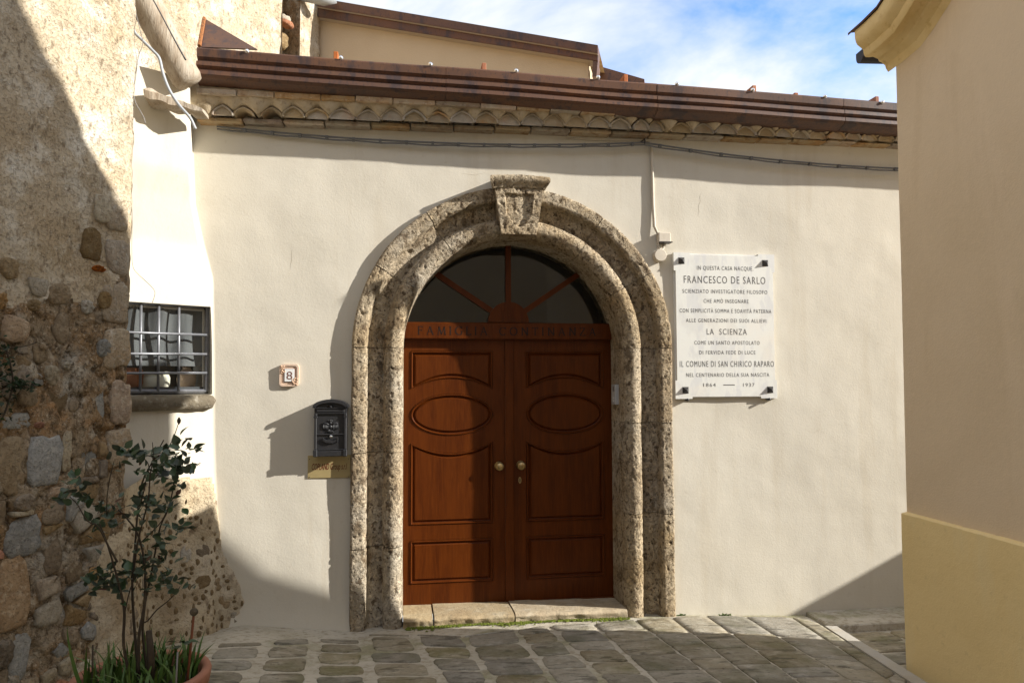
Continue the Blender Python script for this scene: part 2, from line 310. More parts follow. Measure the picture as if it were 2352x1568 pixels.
SILL_M = material("grey_stone_sill", (0.17, 0.145, 0.105), 0.92, [(7, 6, 0.45, 0.62, (0.12, 0.098, 0.07), 0.8, (0.5, 1, 1.5)), (25, 5, 0.55, 0.68, (0.40, 0.37, 0.31), 0.5)], [(20, 6, 0.015, "noise"), (90, 4, 0.004, "noise")], spec=0.1)
CURTAIN_M = material("grey_net_curtain", (0.15, 0.155, 0.16), 0.95, [(3, 4, 0.5, 0.72, (0.045, 0.045, 0.05), 0.7, (2, 2, 0.5))], spec=0.0)
_t = CURTAIN_M.node_tree; _b = [n for n in _t.nodes if n.type == "BSDF_PRINCIPLED"][0]; _b.inputs["Alpha"].default_value = 0.82
CERAMIC = material("white_ceramic", (0.72, 0.69, 0.58), 0.25, spec=0.5)
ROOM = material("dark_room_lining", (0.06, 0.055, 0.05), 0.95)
CANE = material("rose_cane_bark", (0.050, 0.038, 0.026), 0.8, [(30, 4, 0.5, 0.7, (0.085, 0.065, 0.04), 0.7)])
LEAF = material("rose_leaf", (0.030, 0.055, 0.022), 0.42, [(30, 4, 0.45, 0.7, (0.045, 0.080, 0.045), 0.7)], per_object=0.3, spec=0.45)
LEAF_OLD = material("withered_leaf", (0.075, 0.035, 0.02), 0.7)
STRAP = material("bulb_leaf", (0.055, 0.115, 0.018), 0.5, [(9, 4, 0.42, 0.68, (0.095, 0.145, 0.03), 0.7)], spec=0.35)
CREEPER = material("creeper_leaf", (0.025, 0.048, 0.020), 0.6, per_object=0.3)
WEED = material("weed_leaf", (0.085, 0.125, 0.035), 0.7)
SOIL = material("potting_soil", (0.035, 0.026, 0.018), 1.0, bumps=[(60, 5, 0.01, "noise")])
RUSTY = material("rusty_rod", (0.16, 0.055, 0.025), 0.8)
PLASTIC = material("grey_intercom_casing", (0.40, 0.40, 0.39), 0.4, spec=0.5)
MOSS = material("green_moss", (0.13, 0.155, 0.030), 0.95, [(30, 5, 0.4, 0.65, (0.07, 0.085, 0.02), 0.8)], [(90, 5, 0.006, "noise")], spec=0.0)

GLASS = bpy.data.materials.new("window_glass"); GLASS.use_nodes = True
_t = GLASS.node_tree; _t.nodes.clear()
_o = _t.nodes.new("ShaderNodeOutputMaterial"); _mx = _t.nodes.new("ShaderNodeMixShader"); _tr = _t.nodes.new("ShaderNodeBsdfTransparent"); _gl = _t.nodes.new("ShaderNodeBsdfGlossy")
_fr = _t.nodes.new("ShaderNodeFresnel"); _fr.inputs[0].default_value = 1.5; _gl.inputs["Roughness"].default_value = 0.02
_tr.inputs[0].default_value = (0.86, 0.88, 0.87, 1)
_t.links.new(_fr.outputs[0], _mx.inputs[0]); _t.links.new(_tr.outputs[0], _mx.inputs[1]); _t.links.new(_gl.outputs[0], _mx.inputs[2]); _t.links.new(_mx.outputs[0], _o.inputs[0])

# ------------------------------------------------------------------ ground shape
def gbase(x): return np.interp(x, [-1.6, -1.25, -1.0, -0.33, 0.5, 1.9, 2.7, 3.6, 6], [-0.02, 0.02, 0.045, -0.03, -0.028, -0.042, -0.087, -0.092, -0.2])
def gheight(x, y):
    x = np.asarray(x, float); d = -np.asarray(y, float)
    z = gbase(x) + 0.13 * np.clip(d, 0, 2.2) + 0.03 * np.clip(d - 2.2, 0, 4)
    return z
def onground(px, py, dz=0.0):
    z = 0.0
    for _ in range(25):
        q = onplane(px, py, (0, 0, z), (0, 0, 1)); z = 0.5 * z + 0.5 * (float(gheight(q[0], q[1])) + dz)
    return q
# border line between the paved forecourt and the lower alley
BA, BB = onground(1895, 1440), onground(2085, 1566)
bdir = (BB - BA)[:2] / np.linalg.norm((BB - BA)[:2])
def border_x(y): return BA[0] + (y - BA[1]) * bdir[0] / bdir[1]

# ------------------------------------------------------------------ pavement
xs = np.concatenate([np.linspace(-40, -3, 12)[:-1], np.arange(-3, 3.6, 0.06), np.linspace(3.6, 40, 12)])
ys = np.concatenate([np.linspace(-60, -3, 14)[:-1], np.arange(-3, 0.12, 0.06)])
X, Y = np.meshgrid(xs, ys, indexing="ij"); P = np.stack([X.ravel(), Y.ravel()], 1)
Z = gheight(P[:, 0], P[:, 1])
near = (np.abs(P[:, 0]) < 4) & (P[:, 1] > -3.2)
Z = Z + np.where(near, 0.005 * fbm(np.c_[P * 5, np.zeros(len(P))], 3), 0)
alley = np.clip((P[:, 0] - np.array([border_x(y) for y in P[:, 1]]) ) / 0.06, 0, 1) * (P[:, 1] > -2.0)
Z = Z - 0.07 * alley
pave = obj("pavement", np.c_[P, Z], grid_faces(len(xs), len(ys)), JOINT_M, None, True)
tag(pave, "pale mortar bedding between the paving stones in front of the house", None, kind="structure")

def sett(quad, top=0.012, mat=SETT_M, dz=0.0, lump=0.003, power=4.5, seed=0, follow=True):
    """a rounded paving stone from four ground corners (a,b near edge; c,d far edge)"""
    q = [np.array(p[:2], float) for p in quad]; n = 20; rr = np.random.default_rng(seed); wob = 0.026 if power < 9 else 0.009
    ph = rr.uniform(0, 6.28, 4)
    v = []; rings = [(1.0, -0.03), (1.0, top * 0.4), (0.965, top), (0.62, top + 0.001), ]
    for s, h in rings:
        for k in range(n):
            sd_, tq = divmod(k, 5); tq = -1 + 2 * tq / 5; c, d = ((1, tq), (-tq, 1), (-1, -tq), (tq, -1))[sd_]; th = math.atan2(d, c)
            r = (abs(c) ** power + abs(d) ** power) ** (-1 / power)
            r *= s * (1 + wob * (math.sin(3 * th + ph[0]) + math.sin(5 * th + ph[1]) + 0.8 * math.sin(8 * th + ph[2])))
            a, b = 0.5 + 0.5 * r * c * 0.985, 0.5 + 0.5 * r * d * 0.985
            p = (q[0] * (1 - a) + q[1] * a) * (1 - b) + (q[3] * (1 - a) + q[2] * a) * b
            v.append((p[0], p[1], float(gheight(p[0], p[1])) + h + dz))
    v = np.array(v); ctr = v[-n:].mean(0); v = np.vstack([v, ctr])
    nz = pnoise(v * 9 + seed) * lump; v[n:, 2] += nz[n:]
    f = []
    for i in range(len(rings) - 1):
        for k in range(n): f.append((i * n + k, i * n + (k + 1) % n, (i + 1) * n + (k + 1) % n, (i + 1) * n + k))
    m = (len(rings) - 1) * n
    for k in range(n): f.append((m + k, m + (k + 1) % n, len(v) - 1))
    return obj("sett", v, f, mat, pave, True)

# column joints as seen: (x at far end, y) -> (x at near end, y), extended towards the camera
CL = [((497, 1470), (425, 1568)), ((621, 1460), (573, 1568)), ((725, 1454), (714, 1568)), ((836, 1456), (854, 1568)), ((951, 1458), (1018, 1568)),
      ((1064, 1462), (1130, 1568)), ((1183, 1447), (1275, 1568)), ((1260, 1437), (1390, 1568)), ((1363, 1433), (1509, 1568)), ((1456, 1424), (1655, 1568)),
      ((1541, 1419), (1738, 1568)), ((1620, 1414), (1835, 1568)), ((1710, 1416), (1952, 1564)), ((1818, 1418), (2075, 1585)), ((1880, 1432), (2085, 1566))]
CG = [(onground(*a), onground(*b)) for a, b in CL]
ROWS = [[.28, .56, .80], [.28, .55, .83], [.24, .44, .68, .88], [.05, .44, .66, .9], [.02, .30, .55, .8], [.02, .30, .60, .88], [.14, .34, .58, .8],
        [.14, .36, .52, .72], [.18, .40, .62, .85], [.3, .5, .7], [.35, .58, .8], [.36, .62, .85], [.4, .72], [.5, .9]]
for ci in range(len(CG) - 1):
    (a0, a1), (b0, b1) = CG[ci], CG[ci + 1]
    rr = np.random.default_rng(100 + ci)
    left = ci < 4
    gap_c = 0.036 if ci < 4 else (0.018 if ci < 8 else 0.005)
    gap_r = 0.024 if ci < 5 else (0.010 if ci < 8 else 0.005)
    L = np.linalg.norm((a1 - a0)[:2])
    # one row list in fractions of the visible length, then on towards the camera
    ends = [0.16 if ci == 0 else (0.12 if ci < 3 else 0.0)] + ROWS[ci]
    while ends[-1] * L < 1.9: ends.append(ends[-1] + rr.uniform(0.16, 0.27) / L)
    for k in range(len(ends) - 1):
        t0, t1 = ends[k], ends[k + 1]
        A, B = a0 + (a1 - a0) * t0, b0 + (b1 - b0) * t0; C2, D2 = a0 + (a1 - a0) * t1, b0 + (b1 - b0) * t1
        w = np.linalg.norm((B - A)[:2]); d = np.linalg.norm((C2 - A)[:2])
        if w < 0.05: continue
        fx = min(0.3, gap_c / w); fy = min(0.3, gap_r / max(d, 0.05))
        jit = (lambda s: rr.uniform(-s, s)) if ci < 8 else (lambda s: rr.uniform(-s, s) * 0.15)
        def bl(u, vv): return (A * (1 - u) + B * u) * (1 - vv) + (C2 * (1 - u) + D2 * u) * vv
        quad = [bl(fx + jit(.04), 1 - fy + jit(.03)), bl(1 - fx + jit(.04), 1 - fy + jit(.03)), bl(1 - fx + jit(.04), fy + jit(.03)), bl(fx + jit(.04), fy + jit(.03))]
        sett(quad, top=0.007 if left else 0.008, seed=ci * 40 + k, power=6.0 if left else (8.5 if ci < 8 else 18.0))
# cement border strip and lower alley paving, kerb under the facade
v = []
for t in np.linspace(0, 1.6, 14):
    p = BA + (BB - BA) * t; q = p + np.array([-bdir[1], bdir[0], 0]) * 0.075 * (1 if -bdir[1] > 0 else -1)
    h = float(gheight(p[0], p[1]))
    v += [(p[0], p[1], h - 0.12), (p[0], p[1], h + 0.012), (q[0], q[1], h + 0.012), (q[0], q[1], h - 0.14)]
f = []
for i in range(13):
    for k in range(3): f.append((i * 4 + k, i * 4 + k + 1, i * 4 + 5 + k, i * 4 + 4 + k))
kb = obj("kerb_strip", v, f, material("white_cement_strip", (0.40, 0.375, 0.33), 0.95, [(8, 5, 0.45, 0.66, (0.38, 0.34, 0.27), 0.7)], [(40, 5, 0.004, "noise")]), pave); fixnormals(kb)
kv = MB()
for x0, x1, seed in ((2.86, 3.62, 0), (3.63, 4.6, 1), (4.61, 6.0, 2)):
    kv = MB(); kv.box((x0, -0.30, -0.30), (x1, 0.02, float(gbase(x0)) + 0.020), 0.008); kv.build("kerb_stone", JOINT_M, pave)
for i in range(4):
    for j in range(5):
        y0 = -0.36 - 0.26 * i; xx = max(border_x(y0 - 0.24), border_x(y0)) + 0.10 + 0.36 * j
        sett([(xx, y0 - 0.24), (xx + 0.34, y0 - 0.24), (xx + 0.34, y0), (xx, y0)], dz=-0.07, seed=900 + i * 7 + j, power=7)

# ------------------------------------------------------------------ the plastered house with the portal
HOUSE = thing("plaster_house", "cream plastered house with an arched stone doorway and rust-brown metal eave", "house", (0.76, 0, 0))
XC, ZC, RI, RO = 0.762, 1.815, 0.765, 1.10
nW = np.array([0.5552, -0.8317, 0.0]); dW = np.array([-0.8317, -0.5552, 0.0])
_jp = [fac(*q) for q in [(440, 300), (447, 470), (466, 560), (487, 640), (491, 800), (492, 1000), (498, 1200), (505, 1300), (512, 1380)]]
_jz = [q[2] for q in _jp][::-1]; _jx = [q[0] for q in _jp][::-1]
def xj(z): return np.interp(z, _jz, _jx)
J0 = np.array([-1.22, 0, 0])
def onW(px, py, off=0.0): return onplane(px, py, J0 + nW * off, nW)
wz0, wz1 = onW(400, 906)[2], onW(400, 699)[2]      # window opening height on the oblique wall
us = np.concatenate([np.linspace(-2.0, -1.02, 6), [-1.0], np.arange(-0.97, -0.02, 0.03), [-0.012]])
fx = np.concatenate([[0.0, 0.012], np.arange(0.03, 5.9, 0.028)])
zs = np.unique(np.round(np.concatenate([np.arange(-0.25, 3.50, 0.028), [wz0, wz1]]), 4))
nu = len(us) + len(fx); verts = np.zeros((nu, len(zs), 3))
def Jw(z):
    """right edge of the oblique wall: stands proud of the facade near the eave"""
    d = float(np.interp(z, [1.9, 2.45, 2.9, 3.5], [0, 0.03, 0.19, 0.23])); q = np.array([float(xj(z)), 0, z])
    t = (CAM[1] - (-d)) / (CAM[1] - 0.0); return np.array([q[0] * t, -d, CAM[2] + (z - CAM[2]) * t])
for j, z in enumerate(zs):
    J = np.array([xj(z), 0, z]); jw = Jw(z); jw[2] = z
    for i, u in enumerate(us): verts[i, j] = jw + dW * (-u)
    verts[len(us):, j] = np.stack([J[0] + fx, np.zeros(len(fx)), np.full(len(fx), z)], 1)
flat = verts.reshape(-1, 3)
und = 0.011 * fbm(flat * np.array([1.3, 1.3, 1.3]) + 5, 3) + 0.0009 * fbm(flat * 9, 3)
isW = np.repeat(np.arange(nu) < len(us), len(zs))
nrm = np.where(isW[:, None], nW, np.array([0, -1.0, 0]))
bott = 0.035 * np.clip((0.22 - flat[:, 2]) / 0.25, 0, 1) ** 2 * (flat[:, 0] < -0.3) * (~isW)
flat = flat + nrm * (und + bott)[:, None]
zi0, zi1 = int(np.argmin(abs(zs - wz0))), int(np.argmin(abs(zs - wz1)))
ui0 = int(np.argmin(abs(us + 1.0)))
uW = len(us) - 1
def keepcell(i, j):
    if ui0 <= i < uW and zi0 <= j < zi1: return False
    c = (verts[i, j] + verts[i + 1, j + 1]) / 2
    if i >= len(us):
        dx_ = c[0] - XC
        if c[2] <= ZC and abs(dx_) < RI + 0.305: return False
        if c[2] > ZC and math.hypot(dx_, c[2] - ZC) < RI + 0.305: return False
    return True
wall = obj("wall", flat, grid_faces(nu, len(zs), keepcell), PLASTER, HOUSE, True)

def facade_y(x, z):
    q = np.array([[x, 0.0, z]]); return -float(0.011 * fbm(q * 1.3 + 5, 3)[0] + 0.0009 * fbm(q * 9, 3)[0])
CRACK_M = material("dusty_crack", (0.40, 0.36, 0.285), 1.0)
for cr in ([(1612, 438), (1607, 452), (1609, 462), (1604, 474), (1606, 486), (1603, 497)], [(668, 560), (671, 590), (666, 622)], [(1905, 980), (1880, 986), (1868, 996)], [(1120, 395), (1090, 402), (1060, 398)]):
    P = []
    for px, py in cr: q = fac(px, py); P.append((q[0], facade_y(q[0], q[2]) - 0.0002, q[2]))
    MB().tube(P, [0.0003] + [0.0009] * (len(P) - 2) + [0.0003], 5).build("crack", CRACK_M, HOUSE)

# portal: moulded conglomerate stones, one object per stone
PROF = [(0.0, 0.44), (0.0, 0.20), (0.0, 0.07)]
for a in np.linspace(180, 0, 13): PROF.append((0.066 + 0.066 * math.cos(math.radians(a)), 0.035 - 0.075 * math.sin(math.radians(a))))
PROF += [(0.135, 0.050), (0.16, 0.040), (0.20, 0.028), (0.228, 0.026), (0.236, 0.015), (0.240, -0.025), (0.246, -0.044), (0.262, -0.052), (0.30, -0.053), (0.325, -0.052), (0.337, -0.046), (0.341, -0.02), (0.342, 0.06)]
PROF = np.array(PROF)
_s = np.concatenate([[0], np.cumsum(np.linalg.norm(np.diff(PROF, axis=0), axis=1))])
_ss = np.arange(0, _s[-1], 0.0085); PR = np.stack([np.interp(_ss, _s, PROF[:, 0]), np.interp(_ss, _s, PROF[:, 1])], 1)
_tg = np.gradient(PR, axis=0); _tg /= np.linalg.norm(_tg, axis=1)[:, None] + 1e-9
PN = np.stack([_tg[:, 1], -_tg[:, 0]], 1)          # outward normal in (q, y)
if PN[len(PN) // 2, 1] > 0: PN = -PN
LJ = ZC + 0.12; LA = math.pi * (RI + 0.17); LT = 2 * LJ + LA
def pathframe(t):
    """centre of inner edge, direction of growing q in the facade plane"""
    if t < LJ: return np.array([XC - RI, 0, -0.12 + t]), np.array([-1.0, 0, 0])
    if t > LJ + LA: return np.array([XC + RI, 0, ZC - (t - LJ - LA)]), np.array([1.0, 0, 0])
    a = math.pi * (1 - (t - LJ) / LA); d = np.array([math.cos(a), 0, math.sin(a)])
    return np.array([XC, 0, ZC]) + d * RI, d
def tang(deg): return LJ + LA * (1 - deg / 180)
cuts = [0, 0.62, 1.24, LJ, tang(150), tang(124), tang(98.5), tang(81.5), tang(56), tang(29), LJ + LA, LJ + LA + 0.52, LJ + LA + 1.15, LT]
PORTAL_O = link("portal", bpy.data.meshes.new("portal"), HOUSE, (XC, 0, -0.12))
pm = MB()                                            # the mortar bed behind the joints
def portal_block(t0, t1, name="voussoir"):
    ts = np.linspace(t0 + 0.0012, t1 - 0.0012, max(4, int((t1 - t0) / 0.0095)))
    V, NN = [], []
    for k, t in enumerate(ts):
        c, d = pathframe(t)
        for (q, y), (nq, ny) in zip(PR, PN):
            V.append(c + d * q + np.array([0, y, 0])); NN.append(d * nq + np.array([0, ny, 0]))
    V, NN = np.array(V), np.array(NN); Q = V * np.array([1, 1, 0.8])
    pit = np.clip(fbm(Q * 55, 2) - 0.22, 0, 0.35) * 0.036
    pit2 = np.clip(fbm(Q * 15 + 40, 3) - 0.36, 0, 0.4) * 0.05
    big = 0.006 * fbm(Q * 2.5 + 9, 2)
    ends = np.minimum(np.abs(ts - t0), np.abs(ts - t1)); er = np.repeat(0.004 * np.exp(-(ends / 0.006) ** 2), len(PR))
    offs = big - np.minimum(pit + pit2, 0.022) - er * 0.8 + 0.0015 * math.sin(t0 * 9)
    m = V[:, 1] > 0.30; offs[m] *= 0.2
    V = V + NN * offs[:, None]
    f = grid_faces(len(ts), len(PR)); n = len(PR)
    f += [tuple(range(n - 1, -1, -1)), tuple((len(ts) - 1) * n + i for i in range(n))]
    return obj(name, V, f, PORTAL, PORTAL_O, True)
for a, b in zip(cuts[:-1], cuts[1:]):
    portal_block(a, b)
# carcass that closes the joints, set back under the stone faces
V = []
cp = [(0.004, 0.43), (0.006, 0.05), (0.066, -0.022), (0.13, 0.06), (0.234, 0.04), (0.255, -0.035), (0.325, -0.036), (0.335, 0.04)]
ts = np.linspace(0.002, LT - 0.002, 140)
for t in ts:
    c, d = pathframe(t)
    for q, y in cp: V.append(c + d * q + np.array([0, y + 0.012, 0]))
me = mesh_data("portal", np.array(V) - np.array([XC, 0, -0.12]), grid_faces(len(ts), len(cp)), FOOTING); PORTAL_O.data = me

# keystone with moulded cap and sunken shield
def keystone():
    rows = 46; cols = 40; V = []
    z0, z1 = fac(1190, 537, -0.1)[2], fac(1190, 430, -0.1)[2]
    w0, w1 = 0.122, 0.172; xc = 0.772
    for i in range(rows):
        t = i / (rows - 1); z = z0 + (z1 - z0) * t; hw = w0 + (w1 - w0) * t
        for j in range(cols):
            s = -1 + 2 * j / (cols - 1)
            hx = s * hw * 0.98; hz = (t - 0.5)
            inside = abs(s) < 0.60 and 0.16 < t < 0.86
            if inside and t < 0.42: inside = abs(s) < 0.60 * math.sqrt(max(0, (t - 0.16) / 0.26))
            if inside and t > 0.80: inside = abs(s) > 0.12 or t < 0.83
            y = -0.112 + (0.020 if inside else 0) + 0.02 * (1 - t)
            V.append((xc + hx, y, z))
    V = np.array(V); nv = len(V)
    V[:, 1] += 0.012 * np.clip(fbm(V * 40, 3) - 0.05, 0, 1) * 1.6 + 0.006 * fbm(V * 14, 3)
    f = [(i * cols + j, i * cols + j + 1, (i + 1) * cols + j + 1, (i + 1) * cols + j) for i in range(rows - 1) for j in range(cols - 1)]
    border = [i * cols for i in range(rows)] + [(rows - 1) * cols + j for j in range(1, cols)] + [i * cols + cols - 1 for i in range(rows - 2, -1, -1)] + [j for j in range(cols - 2, 0, -1)]
    bk = V[border].copy(); bk[:, 1] = 0.06; b0 = len(V); V = np.vstack([V, bk]); m = len(border)
    f += [(border[k], b0 + k, b0 + (k + 1) % m, border[(k + 1) % m]) for k in range(m)]
    k = obj("keystone", V, f, PORTAL, PORTAL_O, True); fixnormals(k); autosmooth(k, 50)
    cm = []; xs_ = np.linspace(-1, 1, 44)
    capz = z1; prof = [(-0.03, -0.004), (-0.118, -0.004), (-0.126, 0.012), (-0.135, 0.020), (-0.150, 0.040), (-0.152, 0.062), (-0.145, 0.074), (-0.02, 0.080), (0.06, 0.080)]
    for s in xs_:
        for y, h in prof:
            hw = 0.172 + max(0, -0.108 - y) * 0.80
            cm.append((xc + s * hw, y, capz + h - 0.010 * s * s))
    cm = np.array(cm); cm[:, 1] += 0.006 * fbm(cm * 40, 3); cm[:, 2] += 0.004 * fbm(cm * 30 + 3, 3)
    n = len(prof); f = grid_faces(len(xs_), n) + [tuple(range(n - 1, -1, -1)), tuple((len(xs_) - 1) * n + i for i in range(n))]
    c = obj("keystone_cap", cm, f, PORTAL, PORTAL_O, True); fixnormals(c); autosmooth(c, 50)
keystone()

# threshold of three stone slabs
def slab(px0, px1, seed, topoff=0.0):
    x0, x1 = fac(px0, 1410, -0.02)[0], fac(px1, 1410, -0.02)[0]; n = 22; V = []
    prof = [(0.52, -0.030), (0.02, 0.0), (-0.022, -0.004), (-0.036, -0.018), (-0.032, -0.05), (-0.025, -0.14)]
    pr = []
    for (ya, za), (yb, zb) in zip(prof[:-1], prof[1:]):
        for t in np.linspace(0, 1, 5)[:-1]: pr.append((ya + (yb - ya) * t, za + (zb - za) * t))
    pr.append(prof[-1])
    zt = 0.030 + topoff
    for i in range(n):
        x = x0 + (x1 - x0) * i / (n - 1)
        for y, z in pr: V.append((x, y, zt + z - 0.010 * (x - XC) / 0.76))
    V = np.array(V); V[:, 2] += 0.005 * fbm(V * 7 + seed, 3); fr = V[:, 1] < 0.0
    V[fr, 1] += 0.020 * fbm(V[fr] * np.array([16, 5, 16]) + seed, 3)
    m = len(pr); f = grid_faces(n, m) + [tuple(range(m - 1, -1, -1)), tuple((n - 1) * m + i for i in range(m))]
    o = obj("threshold_slab", V, f, THRESH, HOUSE, True); fixnormals(o); autosmooth(o, 60)
slab(926, 994, 3, -0.004); slab(998, 1181, 5); slab(1184, 1440, 8, 0.004)

# door
DY = 0.32
def dpt(px, py, y=DY): q = fac(px, py, y); return q[0], q[2]
zdoor0, zdoor1 = 0.002, dpt(1160, 782)[1]
xm0, xm1 = dpt(1160, 1000)[0], dpt(1180, 1000)[0]
def moulding_pts(kind, x0, x1, z0, z1, sag):
    P = []
    if kind == "ellipse":
        for k in range(56):
            a = 2 * math.pi * k / 56; P.append(((x0 + x1) / 2 + (x1 - x0) / 2 * math.cos(a), (z0 + z1) / 2 + (z1 - z0) / 2 * math.sin(a)))
        return P
    nn = 18
    def side(a, b, s):
        for k in range(nn):
            t = k / nn; P.append((a[0] + (b[0] - a[0]) * t, a[1] + (b[1] - a[1]) * t + s * 4 * t * (1 - t)))
    side((x0, z0), (x1, z0), sag if kind == "archbottom" else 0)
    side((x1, z0), (x1, z1), 0)
    side((x1, z1), (x0, z1), -sag if kind == "archtop" else 0)
    side((x0, z1), (x0, z0), 0)
    return P
def pocket_leaf(x0, x1, z0, z1, loops, y):
    """door leaf whose face has sunk pockets following the loops"""
    bm = bmesh.new(); D_ = 0.017
    outer = [bm.verts.new((x, y, z)) for x, z in ((x0, z0), (x1, z0), (x1, z1), (x0, z1))]
    ed = [bm.edges.new((outer[i], outer[(i + 1) % 4])) for i in range(4)]; rings = []
    for P in loops:
        vs = [bm.verts.new((x, y, z)) for x, z in P]; rings.append(vs); ed += [bm.edges.new((vs[i], vs[(i + 1) % len(vs)])) for i in range(len(vs))]
    bmesh.ops.triangle_fill(bm, use_beauty=True, use_dissolve=False, edges=ed, normal=(0, -1, 0))
    for vs in rings:
        bk = [bm.verts.new((v.co.x, y + D_, v.co.z)) for v in vs]; n = len(vs)
        for i in range(n): bm.faces.new((vs[i], vs[(i + 1) % n], bk[(i + 1) % n], bk[i]))
    c = [bm.verts.new((x, y + D_, z)) for x, z in ((x0, z0), (x1, z0), (x1, z1), (x0, z1))]; bm.faces.new(c)
    c2 = [bm.verts.new((x, y + 0.05, z)) for x, z in ((x0, z0), (x1, z0), (x1, z1), (x0, z1))]
    for i in range(4): bm.faces.new((outer[i], outer[(i + 1) % 4], c2[(i + 1) % 4], c2[i]))
    bm.verts.index_update(); V = [v.co[:] for v in bm.verts]; f = [[v.index for v in q.verts] for q in bm.faces]; bm.free()
    return fixnormals(obj("door_leaf", V, f, WOOD, HOUSE))
def raised_panel(kind, x0, x1, z0, z1, sag, leaf, y):
    """field with a wide bevel that rises out of its pocket"""
    V = []; steps = ((0.002, 0.0165), (0.003, -0.003), (0.006, -0.007), (0.010, -0.007), (0.014, -0.002), (0.017, 0.010), (0.021, 0.012), (0.034, 0.002), (0.036, -0.0015))
    for d, h in steps:
        P = moulding_pts(kind, x0 + d, x1 - d, z0 + d, z1 - d, sag)
        V += [(x, y + h, z) for x, z in P]
    n = len(P); m = len(steps); f = [(r * n + k, r * n + (k + 1) % n, (r + 1) * n + (k + 1) % n, (r + 1) * n + k) for r in range(m - 1) for k in range(n)]
    b0 = (m - 1) * n
    if kind == "ellipse": f.append(tuple(b0 + k for k in range(n)))
    else:
        q = n // 4
        for k in range(q):                 # bottom k..k+1 against top side running back
            f.append((b0 + k, b0 + k + 1, b0 + 3 * q - k - 1, b0 + 3 * q - k))
        side_r = [b0 + q + k for k in range(q + 1)]; f.append(tuple(side_r)) if False else None
    return fixnormals(obj("panel", V, f, WOOD, leaf, False))
leaves = []
for side, (x0, x1) in (("l", (-0.06, xm0 - 0.001)), ("r", (xm1 + 0.001, 1.60))):
    if side == "l": xa, xb = dpt(943, 900)[0], dpt(1132, 900)[0]
    else: xa, xb = dpt(1208, 900)[0], dpt(1386, 900)[0]
    zt = dpt(1040, 806)[1]; zb = dpt(1040, 893)[1]; zl1 = dpt(1040, 1016)[1]; zl0 = dpt(1040, 1203)[1]; zq1 = dpt(1040, 1238)[1]; zq0 = dpt(1040, 1337)[1]
    ze1, ze0 = dpt(1040, 904)[1], dpt(1040, 1000)[1]
    specs = (("archbottom", xa, xb, zb, zt, 0.075), ("ellipse", xa, xb, ze0, ze1, 0), ("archtop", xa, xb, zl0, zl1, 0.075), ("rect", xa, xb, zq0, zq1, 0))
    lf = pocket_leaf(x0, x1, zdoor0, zdoor1 + 0.05, [moulding_pts(*q) for q in specs], DY); leaves.append(lf)
    for q in specs: raised_panel(*q, lf, DY)
    kx, kz = dpt(1148 if side == "l" else 1198, 1071 if side == "l" else 1069, DY - 0.05)
    kn = MB().lathe([(0.001, 0), (0.032, 0.0), (0.032, 0.006), (0.014, 0.009), (0.012, 0.026), (0.022, 0.032), (0.030, 0.044), (0.030, 0.056), (0.022, 0.066), (0.001, 0.069)], (kx, DY, kz), 20, 1).build("door_knob", BRASS_KNOB, lf, True)
    if side == "r":
        x_, z_ = dpt(1194, 1102)
        MB().prism([(x_ + 0.011 * math.cos(a), z_ + 0.024 * math.sin(a)) for a in np.linspace(0, 2 * math.pi, 15)[:-1]], 1, DY - 0.005, DY).build("keyhole_plate", BRASS_KNOB, lf)
        MB().box((x_ - 0.0035, DY - 0.0065, z_ - 0.012), (x_ + 0.0035, DY - 0.0045, z_ + 0.012)).build("keyhole", IRON, lf)
MB().box((xm0, DY - 0.014, zdoor0), (xm1, DY + 0.04, zdoor1 + 0.05), 0.004).build("meeting_stile", WOOD, HOUSE)
MB().box((-0.06, DY - 0.022, -0.04), (1.60, DY + 0.10, zdoor0 + 0.012), 0.003).build("door_saddle", WOOD, HOUSE)
